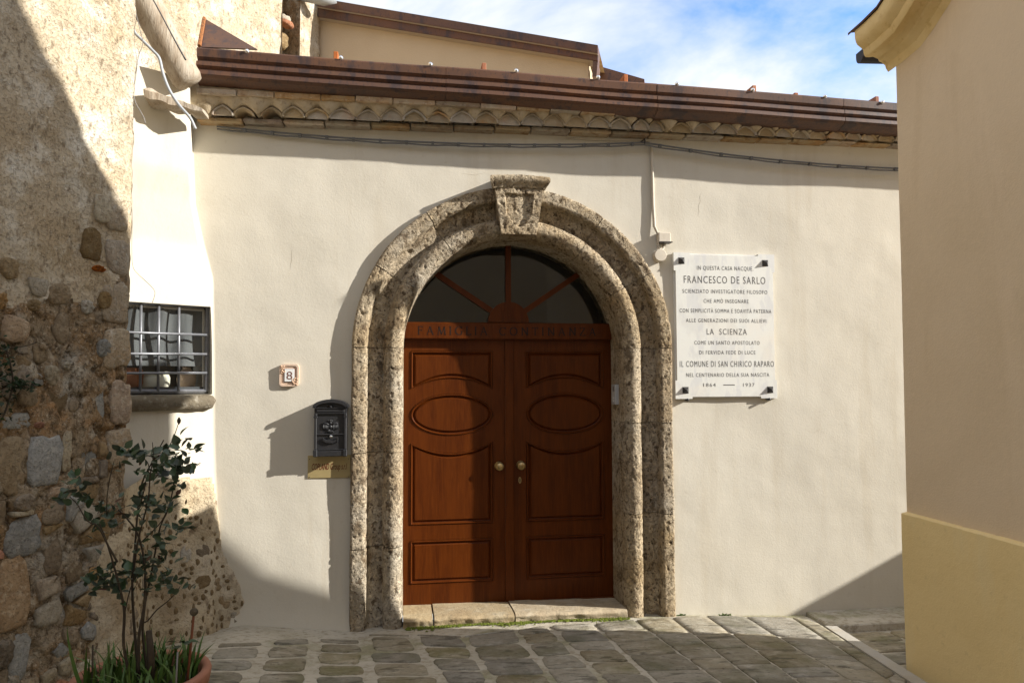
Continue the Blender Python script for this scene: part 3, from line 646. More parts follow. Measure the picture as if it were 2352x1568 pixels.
# transom beam with the carved family name; flat dark strokes paint the shade of its cuts
TB = MB().box((-0.06, DY - 0.05, dpt(1160, 779, DY - 0.05)[1]), (1.60, DY + 0.06, dpt(1160, 741, DY - 0.05)[1]), 0.006).build("transom_beam", WOOD, HOUSE)
STROKES = {
 "F": (0.55, [[(0.08, 0), (0.08, 1)], [(0, 0), (0.18, 0)], [(0, 1), (0.52, 1)], [(0.52, 1), (0.52, 0.88)], [(0.08, 0.54), (0.42, 0.54)], [(0.42, 0.48), (0.42, 0.6)]]),
 "A": (0.86, [[(0.08, 0), (0.42, 1)], [(0.42, 1), (0.78, 0)], [(0.2, 0.36), (0.64, 0.36)], [(0, 0), (0.17, 0)], [(0.68, 0), (0.88, 0)]]),
 "M": (1.0, [[(0.08, 0), (0.17, 1)], [(0.17, 1), (0.5, 0.05)], [(0.5, 0.05), (0.83, 1)], [(0.83, 1), (0.93, 0)], [(0, 0), (0.17, 0)], [(0.84, 0), (1.02, 0)]]),
 "I": (0.2, [[(0.1, 0), (0.1, 1)], [(0, 0), (0.2, 0)], [(0, 1), (0.2, 1)]]),
 "G": (0.88, [[(0.82, 0.86), (0.66, 0.97), (0.46, 1.0), (0.22, 0.9), (0.06, 0.68), (0.04, 0.4), (0.16, 0.14), (0.4, 0.0), (0.64, 0.02), (0.8, 0.1), (0.8, 0.42)], [(0.70, 0.42), (0.9, 0.42)], [(0.82, 0.98), (0.82, 0.80)]]),
 "L": (0.58, [[(0.08, 0), (0.08, 1)], [(0, 1), (0.18, 1)], [(0, 0), (0.56, 0)], [(0.56, 0), (0.58, 0.14)]]),
 "C": (0.82, [[(0.78, 0.86), (0.64, 0.97), (0.46, 1.0), (0.22, 0.9), (0.06, 0.68), (0.04, 0.4), (0.16, 0.14), (0.4, 0.0), (0.62, 0.02), (0.78, 0.14)], [(0.78, 0.98), (0.78, 0.80)]]),
 "O": (0.96, [[(0.48 + 0.45 * math.cos(a), 0.5 + 0.5 * math.sin(a)) for a in np.linspace(0, 2 * math.pi, 21)]]),
 "N": (0.88, [[(0.1, 0), (0.1, 1)], [(0.1, 1), (0.78, 0)], [(0.78, 0), (0.78, 1)], [(0, 0), (0.2, 0)], [(0, 1), (0.12, 1)], [(0.68, 1), (0.88, 1)]]),
 "T": (0.72, [[(0.36, 0), (0.36, 1)], [(0.02, 1), (0.70, 1)], [(0.02, 1), (0.02, 0.86)], [(0.70, 1), (0.70, 0.86)], [(0.26, 0), (0.46, 0)]]),
 "Z": (0.70, [[(0.04, 1), (0.66, 1)], [(0.66, 1), (0.02, 0)], [(0.02, 0), (0.68, 0)], [(0.04, 1), (0.04, 0.88)], [(0.68, 0), (0.68, 0.13)]]),
}
def stroke_word(word, xa, xb, zb, h, y, mb):
    tot = sum(STROKES[c][0] for c in word); gap = ((xb - xa) / h - tot) / (len(word) - 1); x = xa
    for c in word:
        w, st = STROKES[c]
        for pl in st:
            for p, q in zip(pl[:-1], pl[1:]):
                a = np.array([x + p[0] * h, zb + p[1] * h]); b = np.array([x + q[0] * h, zb + q[1] * h]); t = b - a; L = np.linalg.norm(t); t /= L
                thin = abs(t[0]) > 0.9 or (c in "NMA" and t[1] * (1 if t[0] > 0 else -1) > 0)
                n_ = np.array([-t[1], t[0]]) * (0.0024 if thin else 0.0042)
                a = a - t * 0.001; b = b + t * 0.001
                mb.add([(a[0] - n_[0], y, a[1] - n_[1]), (b[0] - n_[0], y, b[1] - n_[1]), (b[0] + n_[0], y, b[1] + n_[1]), (a[0] + n_[0], y, a[1] + n_[1])], [(0, 1, 2, 3)])
        x += (w + gap) * h
ty = DY - 0.0508
lm = MB(); (xa, za), (xb, _) = dpt(960, 768, ty), dpt(1119, 768, ty); zt_ = dpt(1040, 750, ty)[1]
stroke_word("FAMIGLIA", xa, xb, za, zt_ - za, ty, lm)
(xa, za), (xb, _) = dpt(1147, 769, ty), dpt(1368, 770, ty)
stroke_word("CONTINANZA", xa, xb, za - 0.001, zt_ - za - 0.002, ty, lm)
lm.build("carved_lettering", ENGRAVE_SHADE, TB, fix=False)["kind"] = "stuff"
# fanlight
FY = 0.345
MB().box((-0.05, FY, 1.98), (1.58, FY + 0.006, 2.62)).build("fanlight_pane", GLASS, HOUSE)
hx, hz = dpt(1168, 740, FY - 0.03); hr = 0.150
MB().prism([(hx + hr * math.cos(a), hz + hr * math.sin(a)) for a in np.linspace(0, math.pi, 25)], 1, FY - 0.035, FY + 0.03).build("fanlight_hub", WOOD, HOUSE)
for ang in (90, 34.5, 146.5):
    a = math.radians(ang); d = np.array([math.cos(a), 0, math.sin(a)]); n_ = np.array([-d[2], 0, d[0]]) * 0.020; c = np.array([hx, 0, hz])
    p0, p1 = c + d * (hr - 0.01), c + d * 0.80
    q = [p0 - n_, p1 - n_, p1 + n_, p0 + n_]
    MB().prism([(w[0], w[2]) for w in q], 1, FY - 0.024, FY + 0.02).build("fanlight_mullion", WOOD, HOUSE)
# inside of the house: dark room box behind door and fanlight, and the body of the house
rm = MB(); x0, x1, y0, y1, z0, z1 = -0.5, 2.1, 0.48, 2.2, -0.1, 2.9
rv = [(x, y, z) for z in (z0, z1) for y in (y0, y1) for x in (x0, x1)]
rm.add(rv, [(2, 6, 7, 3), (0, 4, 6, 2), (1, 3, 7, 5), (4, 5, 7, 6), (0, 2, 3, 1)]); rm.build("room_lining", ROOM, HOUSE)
hb = MB(); hb.box((-1.0, 2.3, -0.3), (5.9, 2.4, 3.5)); hb.box((5.85, 0.0, -0.3), (5.95, 2.3, 3.5)); hb.build("back_wall", PLASTER, HOUSE)

# ---- eave: brick course, roof tile course, brick course, metal fascia
def eb(x): return np.interp(x, [-1.3, -0.9, 1.1, 3.4], [3.262, 3.272, 3.309, 3.328])        # bottom of the lower brick course
rr = np.random.default_rng(5)
x = -1.33
while x < 4.6:
    w = rr.uniform(0.235, 0.30); z = float(eb(x + w / 2)); h = float(np.interp(x, [-1, 1, 3], [0.030, 0.028, 0.017])) + rr.uniform(-0.002, 0.002)
    mb = MB().box((x + 0.004, -0.085 + rr.uniform(-0.008, 0.006), z), (x + w - 0.004, 0.05, z + h), 0.006)
    v = np.array(mb.v); v[:, 1:] += (0.005 * fbm(v * 18, 2))[:, None]; mb.v = v.tolist(); mb.build("eave_brick", BRICK_M, HOUSE); x += w
tile_px = [511, 559, 624, 674, 728, 786, 845, 900, 952, 1007, 1062, 1117, 1169, 1223, 1272, 1324, 1376, 1424, 1472, 1508, 1566, 1616, 1667, 1714, 1761, 1800, 1840, 1878, 1919, 1958, 1993, 2034, 2070, 2104]
TY = -0.15
txs = [fac(p, 262, TY)[0] for p in tile_px]
for i, xt in enumerate(txs):
    prev = txs[i - 1] if i else xt - 0.15; nxt = txs[i + 1] if i + 1 < len(txs) else xt + 0.12
    hw = 0.5 * min(xt - prev, nxt - xt, 0.19) * 1.06; hgt = float(np.interp(xt, [-1, 1, 3], [0.066, 0.085, 0.066])) + rr.uniform(-0.006, 0.007); z0 = float(eb(xt)) + float(np.interp(xt, [-1, 1, 3], [0.020, 0.019, 0.006])); yf = TY + rr.uniform(-0.012, 0.010)
    n = 14; V = []
    pk = 0.72 + rr.uniform(-0.08, 0.1)
    for yy, sh in ((0.05, 0.0), (yf, 0.0), (yf, 0.012), (0.05, 0.012)):
        for k in range(n + 1):
            a = math.pi * k / n; cx_ = -math.cos(a); r_ = 1 - sh / hw; s_ = math.sin(a) ** pk if 0 < k < n else 0
            s_ = 0.62 * s_ + 0.38 * (1 - abs(cx_))
            V.append((xt + cx_ * hw * r_, yy, z0 + (hgt - sh) * s_))
    V = np.array(V); V[:, 0] += 0.004 * pnoise(V * 23); V[:, 2] += 0.005 * pnoise(V * 17 + 5)
    m = n + 1; f = [(r * m + k, r * m + k + 1, (r + 1) * m + k + 1, (r + 1) * m + k) for r in range(3) for k in range(n)]
    o = obj("eave_tile", V, f, COPPO, HOUSE, True); fixnormals(o)
    # mortar or clay plug that closes the hollow
    V = []
    for yy in (yf + rr.uniform(0.008, 0.024), 0.05):
        for k in range(n + 1):
            a = math.pi * k / n; cx_ = -math.cos(a); s_ = math.sin(a) ** pk if 0 < k < n else 0; s_ = 0.62 * s_ + 0.38 * (1 - abs(cx_))
            V.append((xt + cx_ * hw * 0.93, yy, z0 + hgt * s_ * 0.9))
    V = np.array(V)
    if i not in (1, 2): obj("tile_plug", V, [tuple(range(m))] + [(k, k + 1, m + k + 1, m + k) for k in range(n)], COPPO, o, False)
# mortar band over the tiles with its scalloped lower edge
nx = 420; xs_ = np.linspace(-1.34, 4.6, nx); V = []
tx = np.array(txs)
for xx in xs_:
    d = np.abs(tx - xx); k = int(np.argmin(d)); hw = 0.085
    low = float(eb(xx)) + float(np.interp(xx, [-1, 1, 3], [0.024, 0.022, 0.010])) + float(np.interp(xx, [-1, 1, 3], [0.066, 0.083, 0.066])) * max(0, 1 - (d[k] / hw) ** 1.4)
    top = 3.475
    for yy, zz_ in ((0.04, low + 0.006), (TY + 0.004, low + 0.006), (TY - 0.014, low + 0.018), (-0.185, low + 0.5 * (top - low)), (-0.19, top), (0.04, top)): V.append((xx, yy, zz_))
V = np.array(V); V[:, 1] += 0.014 * fbm(V * 9, 3); V[:, 2] += np.where(V[:, 2] < 3.47, 0.007 * fbm(V * 14 + 4, 3), 0)
fixnormals(obj("eave_mortar", V, grid_faces(nx, 6), EAVE_MORTAR, HOUSE, True))
x = -1.30
while x < 3.9:
    w = rr.uniform(0.21, 0.30); z = 3.402 + (0.012 if x < 0 else 0.0) + rr.uniform(-0.003, 0.003) + 0.005 * (x + 1.3)
    z = float(np.interp(x, [-1.3, 1.0, 3.4], [3.400, 3.404, 3.408])) + rr.uniform(-0.002, 0.002)
    mb = MB().box((x + 0.003, -0.205 + rr.uniform(-0.007, 0.005), z), (x + w - 0.003, -0.10, z + 0.036), 0.004)
    v = np.array(mb.v); v[:, 1:] += (0.004 * fbm(v * 18 + 9, 2))[:, None]; mb.v = v.tolist(); mb.build("eave_brick", BRICK_M, HOUSE); x += w
# ribbed metal fascia, two lengths with a seam
FP = [(-0.10, 0.235), (-0.235, 0.222), (-0.262, 0.215), (-0.266, 0.205), (-0.262, 0.155), (-0.244, 0.137), (-0.244, 0.130), (-0.272, 0.118), (-0.274, 0.090), (-0.252, 0.072), (-0.252, 0.066), (-0.280, 0.054), (-0.282, 0.026), (-0.262, 0.008), (-0.20, -0.020), (-0.10, -0.018)]
def gz(x): return np.interp(x, [-1.27, 3.49], [3.470, 3.388])
def gs(x): return np.interp(x, [-1.27, 3.49], [1.0, 0.96])
FASL = []
for x0, x1 in ((-1.285, 0.262), (0.264, 1.70), (1.702, 3.08), (3.085, 5.9)):
    V = []; nx = 30; k0 = 0.0012 * math.sin(x0 * 7)
    for k in range(nx):
        xx = x0 + (x1 - x0) * k / (nx - 1)
        for yy, h in FP: V.append((xx, yy + k0 + 0.0026 * math.sin(xx * 5.1 + h * 9), float(gz(xx)) + h * float(gs(xx)) * 0.92 + 0.0025 * math.sin(xx * 3.3) + k0))
    n = len(FP); o = obj("metal_fascia", V, grid_faces(nx, n) + [tuple(range(n - 1, -1, -1)), tuple((nx - 1) * n + i for i in range(n))], CORTEN, HOUSE); fixnormals(o)
    FASL.append((x1, o))
for px, py in ((567, 118), (783, 133), (989, 148), (1186, 163), (1374, 178), (1555, 193), (1729, 207), (1895, 222), (2027, 235)):
    q = fac(px, py, -0.266)
    MB().lathe([(0.015, 0.0), (0.015, 0.003), (0.011, 0.005), (0.010, 0.012), (0.004, 0.015)], (q[0], -0.264, q[2]), 10, 1).build("screw", CHROME, next(o_ for xe, o_ in FASL if q[0] < xe), True)
# roof plane behind the fascia with tiles peeping over it
rf = MB(); rf.add([(-1.28, -0.12, float(gz(-1.28)) + 0.19), (5.9, -0.12, float(gz(5.9)) + 0.18), (5.9, 2.4, 4.25), (-1.28, 2.4, 4.30)], [(0, 1, 2, 3)])
rf.build("roof", COPPO, HOUSE)
for px, py in ((772, 126), (1111, 152), (1435, 178), (1729, 203), (1825, 216), (2010, 228)):
    q = fac(px, py, -0.20)
    MB().box((q[0] - 0.014, -0.225, q[2] - 0.05), (q[0] + 0.014, -0.10, q[2] + (0.012 if px != 1825 else 0.0)), 0.003).build("tile_end", TERRACOTTA, HOUSE)
# flashing piece at the left end
q0, q1, q2 = fac(461, 108, -0.15), fac(472, 44, 0.12), fac(590, 113, -0.12)
fl = MB().add([q0, q1, q2, q0 + [0, .02, 0], q1 + [0, .02, 0], q2 + [0, .02, 0]], [(0, 1, 2), (3, 5, 4), (0, 3, 4, 1), (1, 4, 5, 2), (2, 5, 3, 0)]).build("metal_flashing", CORTEN, HOUSE)
fl2 = MB().tube([q0 + [-.006, -.01, 0], q1 + [-.006, -.01, 0]], 0.012, 6).build("flashing_edge", material("rust_orange_edge", (0.26, 0.10, 0.03), 0.8, [(60, 4, 0.5, 0.65, (0.06, 0.03, 0.02), 0.8)]), HOUSE)

# ------------------------------------------------------------------ window in the oblique wall
def Wp(u, off, z): p = np.array([xj(z), 0, z]) + dW * u + nW * off; return p
def Wpx(px, py, off):
    p = onW(px, py, off); return p
WIN = link("window", bpy.data.meshes.new("window_frame"), HOUSE, onW(390, 905, -0.07))
def wmesh(mb, name, mat, smooth=False): return mb.build(name, mat, WIN, smooth)
wb = MB()
off = -0.10
pr = [onW(486, 908, 0.0), onW(486, 695, 0.0)]
# reveal: right, top and bottom faces from the plaster edge back into the wall
uR = 0.012
def q4(u0, z0, o0, u1, z1, o1): return None
zA, zB = wz0, wz1
rv = MB()
for (ua, za, ub, zb) in ((uR, zA, uR, zB), (uR, zB, 1.0, zB), (1.0, zA, uR, zA)):
    n_ = 8; V = []
    for i in range(n_ + 1):
        t = i / n_; z = za + (zb - za) * t; u = ua + (ub - ua) * t
        for d in (0.004, -0.35): V.append(np.array([xj(z), 0, z]) + dW * u + nW * d)
    rv.add(V, [(2 * i, 2 * i + 1, 2 * i + 3, 2 * i + 2) for i in range(n_)])
rv.build("window_reveal", PLASTER, HOUSE, fix=False)
# frame
def bar(pa, pb, r, name, mat, n=8): return MB().tube([pa, pb], r, n).build(name, mat, WIN, True)
fo = -0.055
A_, B_, C_, D_ = onW(476, 704, fo), onW(473, 903, fo), onW(300, 690, fo), onW(300, 905, fo)
ext = dW * 0.5
def hbar(py0, py1, off, r, name, mat):       # from px 475 leftwards past the masonry edge
    a, b = onW(475, py1, off), onW(300, py0, off); d = b - a
    return MB().tube([a, b + d * 0.9], r, 8).build(name, mat, WIN, True)
fb = MB()
a, b = onW(477, 703, -0.035), onW(300, 694, -0.035); d = b - a
fb.tube([a, b + d * 0.9], 0.012, 4)
a2, b2 = onW(474, 898, -0.035), onW(300, 898, -0.035); fb.tube([a2, b2 + (b2 - a2) * 0.9], 0.012, 4)
fb.tube([a, a2], 0.012, 4)
WIN.data = mesh_data("window_frame", np.array(fb.v) - WORLD[WIN.name], fb.f, STEEL)
for px in (323, 364, 411): bar(onW(px + (1 if px < 400 else 0), 697, -0.03), onW(px - 1, 898, -0.03), 0.0085, "grille_bar", STEEL)
bar(onW(276, 690, -0.03), onW(274, 898, -0.03), 0.0085, "grille_bar", STEEL); bar(onW(230, 690, -0.03), onW(228, 898, -0.03), 0.0085, "grille_bar", STEEL)
for y0, y1 in ((763, 769), (812, 813), (857, 856)): hbar(y0, y1, -0.018, 0.0075, "grille_bar", STEEL)
# pane in a pale inner frame, dark bottom ledge
p = [onW(474, 703, -0.048), onW(474, 903, -0.048), onW(150, 905, -0.048), onW(150, 680, -0.048)]
MB().add(p, [(0, 1, 2, 3)]).build("window_pane", GLASS, WIN, fix=False)
pale = material("pale_window_casing", (0.55, 0.50, 0.44), 0.6)
ib = MB(); c0, c1, c2 = onW(468, 712, -0.066), onW(468, 905, -0.066), onW(150, 690, -0.066); ib.tube([c0, c1], 0.010, 4); ib.tube([c0, c2], 0.010, 4); ib.build("casing", pale, WIN)
lb = MB(); a, b = onW(468, 902, -0.060), onW(200, 905, -0.060); up_ = np.array([0, 0, 0.04])
lb.add([a, b, b + up_, a + up_, a - nW * .03, b - nW * .03, b + up_ - nW * .03, a + up_ - nW * .03], [(0, 1, 2, 3), (4, 7, 6, 5), (3, 2, 6, 7), (0, 4, 5, 1), (0, 3, 7, 4)]).build("bottom_rail", STEEL_DARK, WIN)
# inside: sill, room lining
zs_in = onW(400, 893, -0.15)[2]
ins = MB(); c = J0 + dW * 0.5
def wl(u, off, z): return J0 + dW * u + nW * off + np.array([0, 0, z])
ins.add([wl(-0.02, -0.11, zs_in), wl(1.1, -0.11, zs_in), wl(1.1, -0.48, zs_in), wl(-0.02, -0.48, zs_in)], [(0, 1, 2, 3)])
ins.build("inner_sill", material("inner_sill_stone", (0.32, 0.30, 0.27), 0.7), WIN)
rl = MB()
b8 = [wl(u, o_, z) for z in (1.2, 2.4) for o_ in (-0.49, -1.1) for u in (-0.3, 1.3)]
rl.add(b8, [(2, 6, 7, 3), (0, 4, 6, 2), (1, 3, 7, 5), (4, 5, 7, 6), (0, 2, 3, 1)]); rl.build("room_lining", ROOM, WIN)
# curtain (a thing of its own)
V = []; nu_, nz_ = 90, 22
for i in range(nu_):
    u = -0.03 + 1.1 * i / (nu_ - 1); o_ = -0.088 + 0.012 * math.sin(u * 43 + 1)
    for j in range(nz_):
        z = 1.69 + 0.445 * j / (nz_ - 1); t = j / (nz_ - 1); V.append(wl(u, o_ + 0.02 - 0.034 * math.sin(math.pi * t) * (0.7 + 0.3 * math.sin(u * 11 + 0.6)) + 0.007 * math.sin(u * 31 + z * 9), z))
cu = obj("curtain", V, grid_faces(nu_, nz_), CURTAIN_M, None, True)
tag(cu, "grey net curtain hanging behind the barred window, striped by grille shadows", "curtain")
def pot_in_window(px, py, prof, mat, name, label, cat):
    c = onW(px, py, -0.17); c[2] = zs_in + 0.001
    o = thing(name, label, cat, c); MB().lathe(prof, c, 24).build("vessel", mat, o, True); return o
s = 1.0
t = thing("ceramic_jar", "white glazed ceramic jar with flared rim behind the barred window", "jar", onW(356, 889, -0.20)); c = onW(356, 889, -0.20); c[2] = zs_in + 0.001
MB().lathe([(0.001, 0), (0.075, 0.0), (0.086, 0.03), (0.088, 0.07), (0.080, 0.092), (0.001, 0.092)], c, 28).build("body", CERAMIC, t, True)
MB().lathe([(0.080, 0.090), (0.096, 0.098), (0.098, 0.106), (0.090, 0.110), (0.001, 0.108)], c, 28).build("rim", CERAMIC, t, True)
t = thing("clay_vase", "round pink clay vase at the right end of the window ledge", "vase", onW(428, 889, -0.215)); c = onW(428, 889, -0.20); c[2] = zs_in + 0.001
MB().lathe([(0.001, 0), (0.04, 0.0), (0.056, 0.03), (0.060, 0.065), (0.052, 0.1), (0.030, 0.122), (0.001, 0.128)], c, 24).build("body", TILE_PINK, t, True)
MB().lathe([(0.026, 0.118), (0.024, 0.135), (0.030, 0.142), (0.001, 0.142)], c, 24).build("neck", TILE_PINK, t, True)
t = thing("terracotta_jug", "brown terracotta jug half hidden by the stone wall in the window", "jug", onW(305, 889, -0.20)); c = onW(303, 889, -0.20); c[2] = zs_in + 0.001
MB().lathe([(0.001, 0), (0.05, 0.0), (0.066, 0.04), (0.062, 0.085), (0.035, 0.118), (0.036, 0.135), (0.001, 0.135)], c, 24).build("body", TERRACOTTA, t, True)
MB().tube([c + np.array(w) for w in ((0.030, -0.01, 0.128), (0.058, -0.02, 0.122), (0.072, -0.02, 0.095), (0.062, -0.01, 0.06))], 0.007, 8).build("handle", TERRACOTTA, t, True)
# stone sill under the window
n_ = 40; V = []; L0, L1 = -0.012, 0.85
s_px = [onW(491, 906, 0.05), onW(300, 906, 0.05)]
zt, zb = onW(400, 907, 0.05)[2], onW(400, 943, 0.05)[2]
for i in range(n_):
    t = i / (n_ - 1); u = L0 + (L1 - L0) * t; e = min(1.0, math.sqrt(max(0.02, 1 - max(0, 1 - t / 0.055) ** 2)))
    zm = (zt + zb) / 2 + (zt - zb) * 0.12 * (1 - e); hh = (zt - zb) / 2 * e
    for k in range(14):
        a = 2 * math.pi * k / 14; ca, sa = math.cos(a), math.sin(a); r = (abs(ca) ** 4 + abs(sa) ** 4) ** -0.25
        V.append(J0 + dW * u + nW * (-0.02 + 0.085 * r * ca * (0.6 + 0.4 * e)) + np.array([0, 0, zm + hh * r * sa]))
V = np.array(V); V += (0.007 * fbm(V * 12, 3))[:, None] * nW; V[:, 2] += 0.005 * fbm(V * 15 + 7, 3)
m = 14; f = [(i * m + k, i * m + (k + 1) % m, (i + 1) * m + (k + 1) % m, (i + 1) * m + k) for i in range(n_ - 1) for k in range(m)] + [tuple(range(m - 1, -1, -1)), tuple((n_ - 1) * m + k for k in range(m))]
fixnormals(obj("window_sill", V, f, SILL_M, HOUSE, True))

# ------------------------------------------------------------------ old rubble house on the left
ARR = fac(300, 800, -0.80)
nM = np.array([0.85, -0.53, 0]); nM /= np.linalg.norm(nM); dM = np.array([-0.53, -0.85, 0]); dM /= np.linalg.norm(dM)
OLD = thing("rubble_stone_house", "tall weathered rubble stone house along the left edge", "house", (ARR[0], ARR[1], 0))
def mas_disp(P):
    low = np.clip((2.3 - P[:, 2]) / 0.6, 0, 1)
    crev = np.clip(fbm(P * np.array([11, 11, 8]) + 21, 3) - 0.16, 0, 0.5) * 0.085 + np.clip(0.07 - np.abs(pnoise(P * np.array([6.5, 6.5, 5.0]) + 70)), 0, 1) * 0.34
    return 0.030 * fbm(P * 2.6, 3) + 0.010 * fbm(P * np.array([14, 14, 9]), 3) - 0.012 * np.clip(fbm(P * np.array([40, 40, 26]) + 3, 2) - 0.18, 0, 1) - low * np.minimum(crev, 0.032)
sS = np.concatenate([np.arange(-0.42, -0.015, 0.03), np.arange(-0.012, 1.1, 0.0125), np.arange(1.12, 2.4, 0.05), np.arange(2.5, 7, 0.5)])
zS = np.concatenate([np.arange(-0.1, 3.9, 0.0145), np.arange(3.95, 7.1, 0.25)])
S_, Z_ = np.meshgrid(sS, zS, indexing="ij"); s1, z1_ = S_.ravel(), Z_.ravel()
dB = np.array([-0.62, 0.78, 0])
edge = 0.016 * fbm(np.c_[np.zeros(len(z1_)), np.full(len(z1_), 2.0), z1_ * 5.5], 3)        # wavy arris
base = ARR * np.array([1, 1, 0])
front = base + dM * np.clip(s1, 0, None)[:, None]; back = dB * np.clip(-s1, 0, None)[:, None]
rnd = np.exp(-np.clip(s1, 0, None) / 0.02) * 0.02
Pm = front + back + np.c_[np.zeros(len(s1)), np.zeros(len(s1)), z1_]
Nm = np.where((s1 < -0.001)[:, None], np.array([0.5, 0.85, 0]), nM)
Pm = Pm + Nm * (mas_disp(Pm) - rnd)[:, None] + (np.exp(-np.abs(s1) / 0.10) * edge)[:, None] * np.array([1.0, 0, 0])
mwall = obj("wall", Pm, grid_faces(len(sS), len(zS)), OLD_PLASTER, OLD, True)
mwall.data.materials.append(RUBBLE_MORTAR)
nfz = len(zS) - 1
mi = np.zeros(len(mwall.data.polygons), int)
cen = np.zeros(len(mwall.data.polygons) * 3); mwall.data.polygons.foreach_get("center", cen); cen = cen.reshape(-1, 3) + WORLD[mwall.name]
mi[cen[:, 2] < 2.05 + 0.35 * fbm(cen * 1.7, 3)] = 1
mwall.data.polygons.foreach_set("material_index", mi)

def blob(c, ax, ay, an, w, h, depth, mat, parent, seed, power=3.2, name="stone", n=12):
    """stone set in a wall: outline in (ax, ay), domed towards an"""
    r_ = np.random.default_rng(seed); ph = r_.uniform(0, 6.28, 4); V = []; jit = r_.uniform(-0.09, 0.07, n)
    for s, d in ((1.0, -0.035), (1.0, depth * 0.25), (0.90, depth * 0.85), (0.55, depth * 1.05)):
        for k in range(n):
            th = 2 * math.pi * k / n; ca, sa = math.cos(th), math.sin(th); r = (abs(ca) ** power + abs(sa) ** power) ** (-1 / power)
            r *= s * (1 + 0.06 * math.sin(2 * th + ph[0]) + 0.05 * math.sin(3 * th + ph[1]) + jit[k])
            V.append(c + ax * (w / 2 * r * ca) + ay * (h / 2 * r * sa) + an * (d + 0.006 * math.sin(7 * th + ph[3]) * (s < 1)))
    V.append(c + an * depth * 1.08); V = np.array(V); f = []
    for i in range(3):
        for k in range(n): f.append((i * n + k, i * n + (k + 1) % n, (i + 1) * n + (k + 1) % n, (i + 1) * n + k))
    for k in range(n): f.append((3 * n + k, 3 * n + (k + 1) % n, 4 * n))
    return obj(name, V, f, mat, parent, True)
UPV = np.array([0, 0, 1.0])
BIG = [(213, 561, 46, 72, ST_BROWN, 4), (33, 755, 60, 66, ST_ORANGE, 3), (143, 755, 38, 70, ST_BROWN, 2.4), (137, 675, 48, 52, ST_TAN, 3.4), (20, 615, 46, 50, ST_TAN, 3), (37, 968, 84, 36, ST_GREY, 5),
       (133, 921, 54, 62, ST_BROWN, 3), (67, 911, 44, 42, ST_TAN, 3), (227, 931, 33, 92, ST_GREY, 2.3), (102, 1058, 74, 118, ST_GREY, 8), (29, 1068, 66, 136, ST_TAN, 5), (55, 1233, 78, 96, ST_GREY, 6),
       (124, 1273, 44, 92, ST_BROWN, 4), (33, 1361, 74, 160, ST_ORANGE, 6), (124, 1171, 52, 62, ST_TAN, 4), (55, 1152, 44, 36, ST_TAN, 3), (47, 1507, 50, 110, ST_GREY, 4), (10, 1500, 40, 60, ST_BROWN, 4),
       (150, 1037, 22, 90, ST_PALE, 3), (206, 1050, 34, 84, ST_GREY, 2.6), (60, 870, 40, 40, ST_TAN, 2.5), (120, 860, 30, 44, ST_PALE, 2.4), (228, 617, 26, 16, ST_RED, 2.2),
       (90, 976, 18, 16, ST_RED, 2.5), (160, 840, 20, 18, ST_PALE, 2.2), (100, 810, 36, 50, ST_TAN, 2.4), (170, 930, 22, 30, ST_TAN, 2.5), (235, 480, 40, 60, ST_PALE, 3),
       (236, 800, 30, 40, ST_GREY, 2.6), (240, 690, 26, 44, ST_BROWN, 2.6), (5, 690, 20, 40, ST_ORANGE, 2.4), (200, 705, 26, 34, ST_PALE, 2.4), (80, 700, 30, 28, ST_TAN, 2.4)]
QUOIN = [(272, 590, 52, 82, ST_QUOIN), (266, 695, 62, 96, ST_QUOIN), (266, 800, 62, 96, ST_QUOIN), (276, 925, 44, 104, ST_ORANGE), (272, 1026, 50, 84, ST_QUOIN), (268, 500, 52, 60, ST_QUOIN)]
taken = []
for i, (px, py, w, h, m_, pw) in enumerate(BIG):
    c = onplane(px, py, ARR, nM); dpt_ = float((c - CAM) @ CF); k = dpt_ / F_PX
    vis = abs(float(dM @ CR)) + 0.05
    # width along the wall whose picture width is w
    l, r = onplane(px - w / 2, py, ARR, nM), onplane(px + w / 2, py, ARR, nM); ww = np.linalg.norm(l - r)
    c0 = c + nM * (float(mas_disp(c[None])[0]) - 0.002)
    blob(c0 + nM * 0.006, -dM, UPV, nM, ww, h * k, 0.012, m_, OLD, 300 + i, pw, n=14); taken.append((float((c - base) @ dM), c[2], ww / 2, h * k / 2))
for i, (px, py, w, h, m_) in enumerate(QUOIN):
    c = onplane(px, py, ARR, nM); k = float((c - CAM) @ CF) / F_PX
    l, r = onplane(px - w / 2, py, ARR, nM), onplane(px + w / 2, py, ARR, nM); ww = np.linalg.norm(l - r)
    s0 = float((c - base) @ dM); c = c + dM * (0.0 if s0 > ww / 2 else ww / 2 - s0 - 0.004)
    blob(c + nM * (float(mas_disp(c[None])[0]) + 0.000), -dM, UPV, nM, ww, h * k * 0.96, 0.014, m_, OLD, 500 + i, 6, name="quoin", n=16); taken.append((float((c - base) @ dM), c[2], ww / 2, h * k / 2))
def clip_poly(P, m, n):
    R = []
    for i in range(len(P)):
        a, b = P[i], P[(i + 1) % len(P)]; da, db = (a - m) @ n, (b - m) @ n
        if da <= 0: R.append(a)
        if da * db < 0: R.append(a + (b - a) * da / (da - db))
    return R
